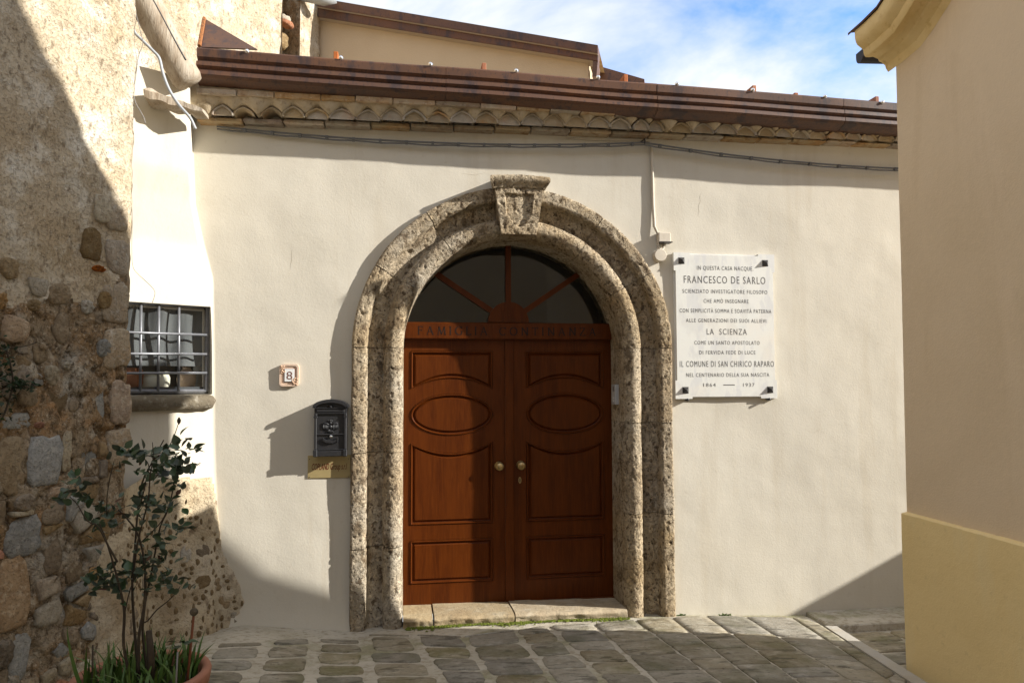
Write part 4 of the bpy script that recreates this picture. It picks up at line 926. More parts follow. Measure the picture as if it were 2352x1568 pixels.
def cell_stone(poly, depth, mat, seed, base_off):
    """one irregular stone of the packed rubble; poly in (along wall, height)"""
    r_ = np.random.default_rng(seed); P = np.array(poly); c = P.mean(0)
    Q = []
    for i in range(len(P)):                       # cut corners once, then roughen
        a, b = P[i], P[(i + 1) % len(P)]; Q += [a * 0.9 + b * 0.1, a * 0.5 + b * 0.5, a * 0.1 + b * 0.9]
    Q = np.array(Q); size = np.sqrt(((Q - c) ** 2).sum(1)).mean(); Q = Q + r_.normal(size=Q.shape) * size * 0.045
    n = len(Q); V = []
    tilt = r_.normal(size=2) * 0.10
    for sc_, d in ((1.0, -0.04), (0.985, depth * 0.3), (0.93, depth * 0.95), (0.5, depth)):
        for q in c + (Q - c) * sc_: V.append((q[0], q[1], d + (q - c) @ tilt * (d > 0)))
    V.append((c[0], c[1], depth)); V = np.array(V)
    W3 = base + dM * V[:, :1] + UPV * V[:, 1:2] + nM * (base_off + V[:, 2:3])
    W3 = W3 + nM * (0.006 * fbm(W3 * 26, 2))[:, None]
    f = []
    for i in range(3):
        for k in range(n): f.append((i * n + k, i * n + (k + 1) % n, (i + 1) * n + (k + 1) % n, (i + 1) * n + k))
    for k in range(n): f.append((3 * n + k, 3 * n + (k + 1) % n, 4 * n))
    return obj("stone", W3, f, mat, OLD, True)
rr = np.random.default_rng(21); sites = []
for tries in range(6000):
    q = np.array([rr.uniform(0.0, 0.92), rr.uniform(-0.02, 2.0)]); dmin = 0.058 + 0.055 * (0.5 + 0.5 * math.sin(q[0] * 9 + q[1] * 7))
    if all(math.hypot((q[0] - p[0]) * 0.85, (q[1] - p[1]) * 1.15) > dmin for p in sites): sites.append(q)
    if len(sites) >= 330: break
cnt = 0
for i, q in enumerate(sites):
    if cnt >= 225: break
    vis_p = 0.92 if q[1] < 1.0 else (0.6 if q[1] < 1.45 else 0.22)
    if rr.uniform() > vis_p: continue
    if any(abs(q[0] - a) < b * 0.9 and abs(q[1] - zc_) < hh_ * 0.9 for a, zc_, b, hh_ in taken): continue
    P = [q + np.array(d) for d in ((-.12, -.10), (.12, -.10), (.12, .10), (-.12, .10))]
    for j, p in enumerate(sites):
        if j != i and abs(p[0] - q[0]) < .25 and abs(p[1] - q[1]) < .22: P = clip_poly(P, (p + q) / 2, p - q)
    for a, zc_, b, hh_ in taken:                 # keep clear of the big blocks
        ddx, ddz = q[0] - a, q[1] - zc_
        if abs(ddx) / b > abs(ddz) / hh_: P = clip_poly(P, np.array([a + math.copysign(b, ddx), zc_]), np.array([-math.copysign(1, ddx), 0])) if abs(ddz) < hh_ + .1 else P
        else: P = clip_poly(P, np.array([a, zc_ + math.copysign(hh_, ddz)]), np.array([0, -math.copysign(1, ddz)])) if abs(ddx) < b + .1 else P
    if len(P) < 3: continue
    P = np.array(P); c = P.mean(0); P = c + (P - c) * rr.uniform(0.74, 0.92)
    if (P.max(0) - P.min(0)).min() < 0.018 or P[:, 0].min() < -0.005: continue
    c3 = base + dM * c[0] + UPV * c[1]; off_ = float(0.030 * fbm(c3[None] * 2.6, 3)[0])
    mt = [ST_TAN, ST_BROWN, ST_GREY, ST_PALE, ST_ORANGE, ST_RED][rr.choice(6, p=[.30, .27, .17, .17, .06, .03])]
    cell_stone(P, rr.uniform(0.003, 0.020) if c[1] < 1.3 else rr.uniform(0.0, 0.006), mt, 4000 + i, off_); cnt += 1

# rough footing that sweeps from the rubble wall round to the facade
zF = np.arange(-0.12, 1.02, 0.015); tF = np.linspace(0, 3, 150)
Jf = np.array([xj(0.8), 0, 0]); Wl = np.linalg.norm((base - Jf)[:2]); V = []
P0 = base + dM * 0.22; P1 = base; P1b = Jf + dW * 0.42; P2 = Jf; P3 = Jf + np.array([0.34, 0, 0])
pts = np.array([P0, P1 * 0.5 + P0 * 0.5, P1 * 0.85 + P1b * 0.15, P1b, Jf + dW * 0.12, P2, P3 * 0.5 + P2 * 0.5, P3])
nrs = np.array([nM, nM, nM * 0.7 + nW * 0.3, nW, nW, nW * 0.5 + np.array([0, -.5, 0]), [0, -1, 0], [0, -1, 0]]); tt = np.array([0, .5, 1, 1.5, 1.85, 2.05, 2.5, 3.0])
for t in tF:
    p = np.array([np.interp(t, tt, pts[:, k]) for k in range(3)]); n_ = np.array([np.interp(t, tt, nrs[:, k]) for k in range(3)]); n_ /= np.linalg.norm(n_)
    topz = np.interp(t, [0, 1.0, 1.6, 2.0, 2.15, 2.6, 3], [0.75, 0.85, 1.00, 0.98, 0.55, 0.20, 0.08])
    for z in zF:
        fl_ = max(0.0, (topz - z)); o_ = -0.03 if z > topz else (0.010 + 0.022 * min(1, fl_ / 0.06) + 0.16 * (fl_ / 1.0) ** 2) * min(1, 0.2 + t) - 0.05 * max(0, 1 - t / 0.5)
        if t > 2.05: o_ = -0.03 + (o_ + 0.03) * max(0, 1 - (t - 2.05) / 0.9)
        V.append(p + n_ * o_ + UPV * z)
V = np.array(V); dd = 0.022 * fbm(V * 5, 3) + 0.009 * fbm(V * 18, 3); V[:, :2] += (dd[:, None] * np.repeat(np.array([[np.interp(t, tt, nrs[:, k]) for k in range(2)] for t in tF]), len(zF), axis=0))
foot = obj("rubble_footing", V, grid_faces(len(tF), len(zF)), FOOTING, OLD, True)
Vf = V.reshape(len(tF), len(zF), 3); cnt = 0; rr = np.random.default_rng(33)
def foot_frame(i, j):
    c = Vf[i, j]; a = Vf[min(i + 2, len(tF) - 1), j] - Vf[max(i - 2, 0), j]; b = Vf[i, min(j + 2, len(zF) - 1)] - Vf[i, max(j - 2, 0)]
    a /= np.linalg.norm(a); b /= np.linalg.norm(b); n_ = np.cross(a, b); n_ /= np.linalg.norm(n_); 
    if n_ @ (CAM - c) < 0: n_ = -n_
    return c, a, b, n_
tk = []; PEB = MB()
for tries in range(4000):
    if cnt >= 190: break
    i, j = rr.integers(42, 128), rr.integers(10, 74); t = tF[i]; z = zF[j]
    if z > np.interp(t, [0, 1.0, 1.6, 2.0, 2.15, 2.6, 3], [0.75, 0.85, 0.80, 0.72, 0.45, 0.15, 0.0]): continue
    big_ = rr.uniform() < 0.22; w, h = (rr.uniform(0.05, 0.10), rr.uniform(0.05, 0.11)) if big_ else (rr.uniform(0.016, 0.035), rr.uniform(0.018, 0.05))
    c, a, b, n_ = foot_frame(i, j)
    if any(np.linalg.norm(c - q) < r + max(w, h) * 0.5 for q, r in tk): continue
    tk.append((c, max(w, h) * 0.45))
    if not big_:
        r_ = np.random.default_rng(1300 + cnt); V = [c - n_ * 0.02]; nn_ = 8
        ring = [c + a * (w / 2 * math.cos(2 * math.pi * k / nn_) * r_.uniform(.75, 1.1)) + b * (h / 2 * math.sin(2 * math.pi * k / nn_) * r_.uniform(.75, 1.1)) + n_ * 0.001 for k in range(nn_)]
        PEB.add(ring + [c + (q - c) * 0.6 + n_ * 0.005 for q in ring], [(k, (k + 1) % nn_, nn_ + (k + 1) % nn_, nn_ + k) for k in range(nn_)] + [tuple(nn_ + k for k in range(nn_))]); cnt += 1; continue
    blob(c - n_ * 0.003, a, b, n_, w, h, 0.006, [ST_BROWN, ST_GREY, ST_PALE, ST_TAN, ST_BROWN][rr.integers(5)] if big_ else [ST_BROWN, ST_BROWN, ST_TAN][rr.integers(3)], OLD, 1300 + cnt, rr.uniform(2.1, 3), n=9); cnt += 1

pb = PEB.build("pebbles", ST_BROWN, OLD, True, fix=False); pb["kind"] = "stuff"

# ------------------------------------------------------------------ tall old wall above the roof
TOW = thing("weathered_tower_wall", "sunlit weathered plaster wall with a dark niche rising behind the metal eave", "wall", (-1.6, 1.2, 3.0))
Te = fac(735, 60, 2.45); Tl = np.array([-0.62, -0.785, 0]); nT = np.array([0.785, -0.62, 0])
def onT(px, py): return onplane(px, py, Te, nT)
nl, nr = float((onT(645, 60) - Te) @ Tl), float((onT(686, 60) - Te) @ Tl)
su = np.unique(np.round(np.concatenate([np.arange(-0.0, 3.6, 0.03), [nl, nr], [-0.25, -0.12]]), 4)); sz = np.arange(3.0, 6.6, 0.03)
Su, Sz = np.meshgrid(su, sz, indexing="ij"); Pt = np.array([Te[0], Te[1], 0]) + Tl * np.clip(Su.ravel(), 0, None)[:, None] + np.c_[np.zeros(Su.size), np.zeros(Su.size), Sz.ravel()] + np.array([-0.7, 0.7, 0]) * np.clip(-Su.ravel(), 0, None)[:, None]
Pt = Pt + nT * (0.03 * fbm(Pt * 2.2, 3) + 0.010 * fbm(Pt * 11, 3))[:, None]
i0, i1 = int(np.argmin(abs(su - min(nl, nr)))), int(np.argmin(abs(su - max(nl, nr))))
zt_n = onT(665, 5)[2] + 0.3; zb_n = 3.0
obj("wall", Pt, grid_faces(len(su), len(sz), lambda i, j: not (i0 <= i < i1 and zb_n <= sz[j] < zt_n)), OLD_PLASTER, TOW, True)
nm = MB(); a, b = su[i0], su[i1]; T0 = np.array([Te[0], Te[1], 0])
for (ua, ub) in ((a, a), (b, b)):
    nm.add([T0 + Tl * ua + nT * 0.02 + UPV * 3.0, T0 + Tl * ua - nT * 0.22 + UPV * 3.0, T0 + Tl * ua - nT * 0.22 + UPV * zt_n, T0 + Tl * ua + nT * 0.02 + UPV * zt_n], [(0, 1, 2, 3)])
uu = np.linspace(a, b, 12); vv = np.arange(3.0, zt_n, 0.03); Vn = np.array([T0 + Tl * u - nT * 0.2 + UPV * z for u in uu for z in vv]); Vn += nT * (0.06 * fbm(Vn * 9, 3))[:, None]
nm.add(Vn, grid_faces(len(uu), len(vv))); nm.build("niche", RUBBLE_MORTAR, TOW, True, fix=False)
cB = onT(664, 52) - nT * 0.05
blob(cB, -Tl, UPV, nT, 0.16, 0.05, 0.05, ST_RED, TOW, 77, 5, name="stone"); blob(onT(660, 86) - nT * 0.11, -Tl, UPV, nT, 0.17, 0.16, 0.05, ST_BROWN, TOW, 78, 5, name="stone"); blob(onT(664, 40) - nT * .08, -Tl, UPV, nT, 0.14, 0.07, 0.05, ST_PALE, TOW, 79, 4, name="stone")
q = atdepth(745, 2, 7.1); MB().tube([q + np.array([-0.25, 0.0, 0.05]), q, q + np.array([0.11, 0.0, 0.03])], [0.06, 0.05, 0.045], 10).build("pipe_end", CABLE_PALE, TOW, True)

# ------------------------------------------------------------------ gable house behind the roof
GY = 2.5
GAB = thing("beige_gable_house", "beige rendered gable behind the roof with a sloping rust-brown verge", "house", (0.6, GY, 3))
g = [fac(735, 200, GY), fac(1372, 235, GY), fac(1372, 118, GY), fac(735, 28, GY)]
e_ = np.array([math.cos(math.radians(20)), -math.sin(math.radians(20)) * -1, 0])   # wall runs away to the right, turned from the sun
dG = np.array([0.93, -0.368, 0]); nG = np.array([-0.368, -0.93, 0])
G0 = fac(733, 60, GY)
def onG(px, py, off=0.0): return onplane(px, py, G0 + nG * off, nG)
p = [onG(733, 230), onG(1352, 260), onG(1352, 140), onG(733, 26)]
p[0][2] = p[1][2] = 3.6
back = -nG * 3
MB().add(p + [w + back for w in p], [(0, 1, 2, 3), (1, 5, 6, 2), (0, 3, 7, 4), (3, 2, 6, 7)]).build("wall", GABLE_PLASTER, GAB)
def verge(y0a, y0b, y1a, y1b, off, mat, name):
    a, b, c, d = onG(728, y0a, off), onG(1373, y0b, off), onG(1373, y1b, off), onG(728, y1a, off)
    k = -nG * (off + 0.05)
    return MB().add([a, b, c, d, a + k, b + k, c + k, d + k], [(0, 1, 2, 3), (4, 7, 6, 5), (0, 4, 5, 1), (3, 2, 6, 7), (1, 5, 6, 2), (0, 3, 7, 4)]).build(name, mat, GAB)
verge(-4, 105, 14, 122, 0.12, CORTEN, "verge_cap"); verge(14.3, 122.3, 17, 125.0, 0.108, LIGHT_EDGE, "verge_lip"); verge(17, 125.5, 38, 140, 0.09, CORTEN, "verge_fascia"); verge(38, 140.2, 40, 143, 0.075, LIGHT_EDGE, "verge_lip")
a, b = onG(728, -4, .12), onG(1373, 105, .12); c = (b + -nG * 3.2); d = (a + -nG * 3.2)
MB().add([a + [0, 0, .004], b + [0, 0, .004], c, d], [(0, 1, 2, 3)]).build("roof", COPPO, GAB)
q = [onG(1362, 140, .085), onG(1373, 142, .085), onG(1370, 176, .085), onG(1360, 176, .085)]
MB().add(q + [w - nG * 0.2 for w in q], [(0, 1, 2, 3), (4, 7, 6, 5), (0, 4, 5, 1), (1, 5, 6, 2), (2, 6, 7, 3), (3, 7, 4, 0)]).build("downpipe", CORTEN, GAB)
q = [onG(1376, 152, -.5), onG(1480, 182, -.5), onG(1480, 210, -.5), onG(1376, 210, -.5)]
MB().add(q + [w - nG * 0.6 for w in q], [(0, 1, 2, 3), (0, 4, 5, 1), (1, 5, 6, 2), (0, 3, 7, 4)]).build("lower_verge", CORTEN, GAB)

# ------------------------------------------------------------------ building on the right
RX = 2.594
CHU = thing("tan_rendered_house", "tan rendered building with ochre plinth and yellow moulded cornice on the right", "house", (RX, -1.4, 0))
cor = onplane(2066, 700, (RX, 0, 0), (1, 0, 0)); RY = float(onplane(2082, 1534, (RX, 0, 0), (1, 0, 0))[1])
ptop = onplane(2069, 1176, (RX, 0, 0), (1, 0, 0)); PZ = float(ptop[2])
cornerY0, cornerY1 = float(onplane(2058, 150, (RX + 0.012, 0, 0), (1, 0, 0))[1]), float(onplane(2083, 1170, (RX + 0.012, 0, 0), (1, 0, 0))[1])
RAKE = [(-1.385, 3.285), (-1.50, 3.292), (-1.63, 3.310), (-1.72, 3.355), (-1.95, 3.50), (-2.2, 3.92), (-2.7, 4.85), (-4.5, 8.0)]
eA = np.array([1.0, -0.40]); eA /= np.linalg.norm(eA)
wy = np.concatenate([np.linspace(0, 1.4, 50), np.linspace(1.5, 6, 8)]); wz = np.concatenate([np.linspace(PZ - 0.06, 3.4, 40)])
V = []
for d in wy:
    for z in wz:
        y0 = cornerY0; rk = np.interp(-(y0 - d), [-p_[0] for p_ in RAKE], [p_[1] for p_ in RAKE])
        t = (z - PZ + 0.06) / (3.46 - PZ); zz_ = PZ - 0.06 + t * (rk + 0.08 - PZ)
        V.append((RX + 0.012, float(np.interp(zz_, [PZ, 3.28], [cornerY1, cornerY0])) - d, zz_))
V = np.array(V); V[:, 0] += 0.004 * fbm(V * 2, 3)
MBw = obj("wall", V, grid_faces(len(wy), len(wz)), TAN_WALL, CHU, True)
# alley face and far faces (receding from the corner)
L = 9.0; cA = np.array([RX + 0.012, (cornerY0 + cornerY1) / 2 + 0.0])
aw = MB(); p0 = (RX + 0.012, cornerY1, -0.3); p1 = (RX + 0.012, cornerY0, 3.28); e3 = np.array([eA[0], eA[1], 0]) * L
aw.add([p0, np.array(p0) + e3, np.array(p1) + e3, p1], [(0, 1, 2, 3)])
aw.add([(RX + 0.012, cornerY1 - 6, -0.3), (RX + 0.012, cornerY1 - 6, 7.6), np.array((RX + 0.012, cornerY1 - 6, 7.6)) + e3, np.array((RX + 0.012, cornerY1 - 6, -0.3)) + e3], [(0, 1, 2, 3)])
aw.build("side_wall", TAN_WALL, CHU)
# plinth slab proud of the wall
pv = MB(); pv.add([(RX - 0.02, RY, 0.06), (RX - 0.02, RY - 0.05, 0.05)], [])
yA, yB = float(onplane(2081.5, 1534, (RX - 0.02, 0, 0), (1, 0, 0))[1]), float(onplane(2069.5, 1175, (RX - 0.02, 0, 0), (1, 0, 0))[1])
pz = PZ
front = [(RX - 0.02, yA, 0.085), (RX - 0.02, yB, pz), (RX - 0.02, yB - 6, pz + 0.004 * 6), (RX - 0.02, yA - 6, 0.50)]
zz0 = [0.085, pz, pz, 0.50]
back = [(RX + 0.02, q_[1] + (0.0), q_[2]) for q_ in front]
V = []; ny_, nz_ = 90, 26; ylist = np.concatenate([np.linspace(0, 1.4, 70), np.linspace(1.5, 6, 20)])
for d in ylist:
    zb_ = 0.085 + (0.50 - 0.085) * d / 6; g_ = float(gheight(RX, yA - d)); zb_ = max(0.05, g_ - 0.03)
    for k in range(nz_):
        t = k / (nz_ - 4); 
        if k <= nz_ - 4: y = yA + (yB - yA) * t; V.append((RX - 0.02, y - d, zb_ + (pz - zb_) * t))
        else: q = k - (nz_ - 4); V.append((RX - 0.02 + (0.004, 0.018, 0.045)[q - 1], yB - d, pz + (0.003, 0.006, 0.010)[q - 1]))
V = np.array(V); V[:, 0] += 0.0025 * fbm(V * 4, 3); edge_ = np.abs(V[:, 2] - pz) < 0.02; V[edge_, 2] += 0.004 * fbm(V[edge_] * 22, 3); V[edge_, 0] += 0.002 * fbm(V[edge_] * 40 + 3, 2)
end_ = [(x + (0.03 if j == 1 else 0), y, z) for (x, y, z) in V[:nz_] for j in (0, 1)]
pv = MB().add(V, grid_faces(len(ylist), nz_)); pv.add(end_, [(2 * k, 2 * k + 1, 2 * k + 3, 2 * k + 2) for k in range(nz_ - 1)])
pl = pv.build("plinth", OCHRE, CHU)
fb_ = MB().box((RX + 0.02, yA - 0.02 - 6, -0.3), (RX + 0.05, yA - 0.02, 0.5)); fb_.build("foundation", GUTTER_DARK, CHU)
# moulded raking cornice
CP = [(0.0, -0.02), (0.012, 0.0), (0.016, 0.018), (0.034, 0.032), (0.050, 0.038), (0.056, 0.052), (0.085, 0.062), (0.108, 0.058), (0.130, 0.058), (0.138, 0.072), (0.140, 0.098), (0.156, 0.112), (0.172, 0.124), (0.180, 0.138), (0.184, 0.160), (0.184, 0.205), (-0.05, 0.205)]
Vc = []; rk = np.array(RAKE); sl = np.concatenate([[0], np.cumsum(np.linalg.norm(np.diff(rk, axis=0), axis=1))]); st = np.concatenate([np.linspace(0, 1.2, 50), np.linspace(1.3, sl[-1], 10)])
for s_ in st:
    y, z = np.interp(s_, sl, rk[:, 0]), np.interp(s_, sl, rk[:, 1]); d = 0.03
    y2, z2 = np.interp(s_ + d, sl, rk[:, 0]), np.interp(s_ + d, sl, rk[:, 1]); y1_, z1__ = np.interp(max(0, s_ - d), sl, rk[:, 0]), np.interp(max(0, s_ - d), sl, rk[:, 1])
    t = np.array([y2 - y1_, z2 - z1__]); t /= np.linalg.norm(t) + 1e-9; n_ = np.array([t[1], -t[0]]); n_ = n_ if n_[1] > 0 else -n_
    for o_, h in CP: Vc.append((RX + 0.012 - o_, y + n_[0] * h, z + n_[1] * h))
Vc = np.array(Vc); Vc += (0.004 * fbm(Vc * 9, 3))[:, None]
m = len(CP); cn = obj("cornice", Vc, grid_faces(len(st), m) + [tuple(range(m - 1, -1, -1))], CORNICE_M, CHU, True); fixnormals(cn); autosmooth(cn, 30)
# roof over the gable, extruded along the side wall; dark tile edge
V = []
for s_ in st:
    y, z = np.interp(s_, sl, rk[:, 0]), np.interp(s_, sl, rk[:, 1])
    V += [(RX - 0.180, y + 0.06, z + 0.200), (RX - 0.180, y + 0.06, z + 0.214), (RX - 0.2 + eA[0] * L, y + 0.06 + eA[1] * L, z + 0.214)]
obj("roof", V, grid_faces(len(st), 3), material("dark_roof_edge", (0.09, 0.05, 0.035), 0.9), CHU)
# gutter along the side eave with an end stub past the corner
g0 = fac(1974, 129, -0.98)
gm = MB(); pr = []
for k in range(9):
    a = math.pi + math.pi * k / 8; pr.append((0.040 * math.cos(a), 0.044 * math.sin(a)))
pr = [(-0.040, 0.028)] + pr + [(0.040, 0.028)]
gd = np.array([eA[0], eA[1] * 0.25, 0]); gd /= np.linalg.norm(gd); gn = np.array([-gd[1], gd[0], 0])
V = [g0 + gd * t + gn * a + UPV * b for t in (0, 0.9) for a, b in pr]; m = len(pr)
gm.add(V, [tuple(range(m)), tuple(range(2 * m - 1, m - 1, -1))] + [(k, (k + 1) % m, m + (k + 1) % m, m + k) for k in range(m)]); gm.build("gutter", GUTTER_DARK, CHU)
# buttress: unseen block added beside the alley so its sloping top shades the facade foot
MB().prism([(2.86, 2.66), (3.3, 2.26), (4.2, 1.93), (4.2, -0.3), (2.86, -0.3)], 1, -2.2, -1.36).build("shade_block", TAN_WALL, CHU)
aw2 = thing("alley_wall", "low plastered wall closing the alley beyond the right-hand building", "wall", (7.2, -0.6, -0.2))
MB().box((7.0, -3.1, -0.4), (7.25, 0.0, 1.86)).build("wall_body", PLASTER, aw2)

# houses across the street, behind the viewer: they show only in the panes and close the sky there
OPP = thing("opposite_house", "plain rendered house closing the other side of the street", "house", (0, -12, 0))
MB().box((-14, -16, -0.5), (12, -12, 7.2)).build("wall", TAN_WALL, OPP)

# ------------------------------------------------------------------ mailbox, plates, plaque
mx0, mx1 = fac(718, 1048, -0.085)[0], fac(798, 1048, -0.085)[0]; mz0, mz1 = fac(757, 1048, -0.085)[2], fac(757, 932, -0.085)[2]; mzt = fac(757, 917, -0.085)[2]
MBX = thing("mailbox", "black cast metal mailbox with arched top and eagle relief beside the portal", "mailbox", ((mx0 + mx1) / 2, -0.04, mz0))
xc_ = (mx0 + mx1) / 2; hw = (mx1 - mx0) / 2 * 0.93
def mbld(mb, name, mat=CAST, sm=False): o = mb.build(name, mat, MBX, sm); return o
arc = [(xc_ + hw * math.cos(a), mz1 - 0.008 + (mzt - mz1) * math.sin(a)) for a in np.linspace(0, math.pi, 15)]
mbld(MB().prism([(xc_ + hw, mz0 + 0.01)] + arc + [(xc_ - hw, mz0 + 0.01)], 1, -0.078, 0.002), "body")
arc2 = [(xc_ + (hw + 0.010) * math.cos(a), mz1 - 0.004 + (mzt - mz1 + 0.004) * math.sin(a)) for a in np.linspace(0, math.pi, 15)]
arc2i = [(xc_ + (hw - 0.006) * math.cos(a), mz1 - 0.014 + (mzt - mz1 - 0.006) * math.sin(a)) for a in np.linspace(math.pi, 0, 15)]
lid = MB(); 
v0 = [(x, -0.100, z) for x, z in arc2] + [(x, -0.100, z) for x, z in arc2i[::-1]] + [(x, 0.002, z) for x, z in arc2] + [(x, 0.002, z) for x, z in arc2i[::-1]]
lid.add(v0, [(k, k + 1, 15 + k + 1, 15 + k) for k in range(14)] + [(k, 30 + k, 31 + k, k + 1) for k in range(14)] + [(15 + k, 16 + k, 46 + k, 45 + k) for k in range(14)] + [(0, 15, 45, 30), (14, 44, 59, 29)])
lid.box((xc_ - hw - 0.010, -0.100, mz1 - 0.012), (xc_ - hw + 0.004, 0.0, mz1 - 0.004)); lid.box((xc_ + hw - 0.004, -0.100, mz1 - 0.012), (xc_ + hw + 0.010, 0.0, mz1 - 0.004)); mbld(lid, "lid")
zsl = mz1 - 0.030
mbld(MB().box((xc_ - hw * 0.86, -0.086, zsl - 0.010), (xc_ + hw * 0.86, -0.078, zsl + 0.006), 0.002).box((xc_ - hw * 0.9, -0.090, zsl - 0.020), (xc_ + hw * 0.9, -0.078, zsl - 0.014)).box((xc_ - hw * 0.9, -0.088, zsl + 0.014), (xc_ + hw * 0.9, -0.078, zsl + 0.018)), "letter_slot")
mbld(MB().lathe([(0.013, 0), (0.012, 0.005), (0.006, 0.009), (0.001, 0.010)], (xc_, -0.078, mz1 - 0.004), 10, 1).lathe([(0.006, 0), (0.004, 0.004)], (xc_ - 0.018, -0.078, mz1 - 0.005), 8, 1).lathe([(0.006, 0), (0.004, 0.004)], (xc_ + 0.018, -0.078, mz1 - 0.005), 8, 1), "rosette", CAST, True)
for sgn in (-1, 1):
    x = xc_ + sgn * (hw - 0.008)
    pm_ = MB().box((x - 0.008, -0.090, mz0 + 0.045), (x + 0.008, -0.076, mz1 - 0.07), 0.003).box((x - 0.012, -0.094, mz1 - 0.076), (x + 0.012, -0.076, mz1 - 0.066), 0.002).box((x - 0.010, -0.092, mz1 - 0.066), (x + 0.010, -0.076, mz1 - 0.046), 0.003).box((x - 0.013, -0.095, mz0 - 0.001), (x + 0.013, -0.070, mz0 + 0.045), 0.004)
    mbld(pm_, "pilaster")
zmid = mz0 + 0.142
mbld(MB().box((xc_ - hw + 0.01, -0.087, zmid - 0.004), (xc_ + hw - 0.01, -0.078, zmid + 0.004), 0.002), "rail"); mbld(MB().box((xc_ - hw + 0.01, -0.088, mz0 + 0.040), (xc_ + hw - 0.01, -0.078, mz0 + 0.046), 0.002), "rail")
mbld(MB().box((xc_ - hw, -0.090, mz0 + 0.001), (xc_ + hw, 0.0, mz0 + 0.036), 0.003), "base_moulding")
# eagle relief
ez = zmid + 0.052; eg = MB()
eg.lathe([(0.001, -0.003), (0.014, 0.0), (0.012, 0.007), (0.005, 0.010), (0.001, 0.010)], (xc_, -0.078, ez - 0.004), 10, 1); eg.lathe([(0.009, 0.0), (0.008, 0.006), (0.003, 0.010)], (xc_, -0.078, ez + 0.022), 8, 1); eg.lathe([(0.007, 0.0), (0.006, 0.006), (0.002, 0.009)], (xc_, -0.078, ez + 0.036), 8, 1)
for sgn in (-1, 1):
    eg.tube([(xc_ + sgn * 0.010, -0.082, ez + 0.010), (xc_ + sgn * 0.024, -0.084, ez + 0.018), (xc_ + sgn * 0.040, -0.084, ez + 0.022), (xc_ + sgn * 0.047, -0.082, ez + 0.012)], [0.006, 0.005, 0.005, 0.003], 6)
    for k in range(4):
        x = xc_ + sgn * (0.017 + 0.009 * k); eg.tube([(x, -0.082, ez + 0.014), (x + sgn * 0.001, -0.083, ez - 0.012), (x - sgn * 0.002, -0.081, ez - 0.034 + 0.005 * k)], [0.0042, 0.004, 0.002], 6)
    eg.tube([(xc_ + sgn * 0.012, -0.082, ez + 0.040), (xc_ + sgn * 0.010, -0.081, ez + 0.020)], 0.0022, 5)
for k in (-2, -1, 0, 1, 2): eg.tube([(xc_ + 0.003 * k, -0.081, ez - 0.020), (xc_ + 0.010 * k, -0.083, ez - 0.046 + 0.002 * abs(k))], [0.003, 0.004], 5)
mbld(eg, "eagle_relief", CAST, True)
MBk = mbld(MB().lathe([(0.0095, 0), (0.0095, 0.008), (0.007, 0.010), (0.001, 0.0105)], (xc_ + 0.004, -0.080, zmid - 0.014), 14, 1), "lock", CHROME, True)
nh = MB(); V = []
for k in range(17):
    t = -1 + 2 * k / 16; z = zmid - 0.040 - 0.012 * (1 - t * t); 
    for dz, y in ((0.012, -0.080), (0.010, -0.090), (-0.006, -0.090), (-0.008, -0.080)): V.append((xc_ + 0.045 * t, y, z + dz + (0.006 * abs(t) ** 3)))
nh.add(V, grid_faces(17, 4)); nh.box((xc_ + 0.044, -0.092, zmid - 0.050), (xc_ + 0.049, -0.078, zmid - 0.022)); nh.box((xc_ - 0.015, -0.0925, zmid - 0.056), (xc_ + 0.015, -0.0895, zmid - 0.048)); mbld(nh, "name_holder", CAST)

FONTN = [0]
def text_mesh(s, width, cap, bold=0.0, shear=0.0, spacing=1.0):
    cu = bpy.data.curves.new("lettering", "FONT"); cu.body = s; cu.size = 1.0; cu.align_x = "LEFT"; cu.space_character = spacing; cu.offset = bold; cu.shear = shear; cu.resolution_u = 3
    ob = bpy.data.objects.new("tmp_text", cu); COL.objects.link(ob); dg = bpy.context.evaluated_depsgraph_get(); me = bpy.data.meshes.new_from_object(ob.evaluated_get(dg))
    v = np.array([w.co[:] for w in me.vertices]); f = [tuple(q.vertices) for q in me.polygons]
    bpy.data.objects.remove(ob); bpy.data.curves.remove(cu); bpy.data.meshes.remove(me)
    capv = 0.0
    x0, x1 = v[:, 0].min(), v[:, 0].max()
    return v, f, x0, x1
def put_text(mb, s, xl, xr, zb, cap, y, bold=0.0, shear=0.0, slope=0.0, spacing=1.0):
    v, f, x0, x1 = text_mesh(s, xr - xl, cap, bold, shear, spacing)
    H = 0.729                                         # cap height of the built-in face
    X = xl + (v[:, 0] - x0) / (x1 - x0) * (xr - xl); Z = zb + v[:, 1] / H * cap + slope * (X - xl)
    mb.add(np.c_[X, np.full(len(X), y), Z], f)
def letters(o): o["kind"] = "stuff"; return o

# brass name plate
a, b, c, d = [fac(*q, -0.006) for q in ((707, 1050), (805, 1049), (804, 1098), (708, 1098))]
PLT = thing("brass_name_plate", "small brass company name plate fixed below the mailbox", "name plate", ((a[0] + b[0]) / 2, 0, d[2]))
MB().box((a[0], -0.006, d[2]), (b[0], 0.012, a[2] + 0.012), 0.0015).build("plate", BRASS, PLT)
tm = MB(); l, r = fac(716, 1079, -0.0068), fac(797, 1078, -0.0068); capz = fac(716, 1064, -0.0068)[2] - l[2]
put_text(tm, "COPLAND Group s.r.l", l[0], r[0], l[2] + 0.001, capz * 1.0, -0.0068, 0.012, 0.25); letters(tm.build("lettering", RED_PRINT, PLT, fix=False))
for q in ((711, 1054), (801, 1053), (711, 1095), (801, 1094)):
    w = fac(*q, -0.006); MB().lathe([(0.003, 0), (0.003, 0.002), (0.001, 0.0025)], (w[0], -0.006, w[2]), 8, 1).build("screw", IRON, PLT, True)

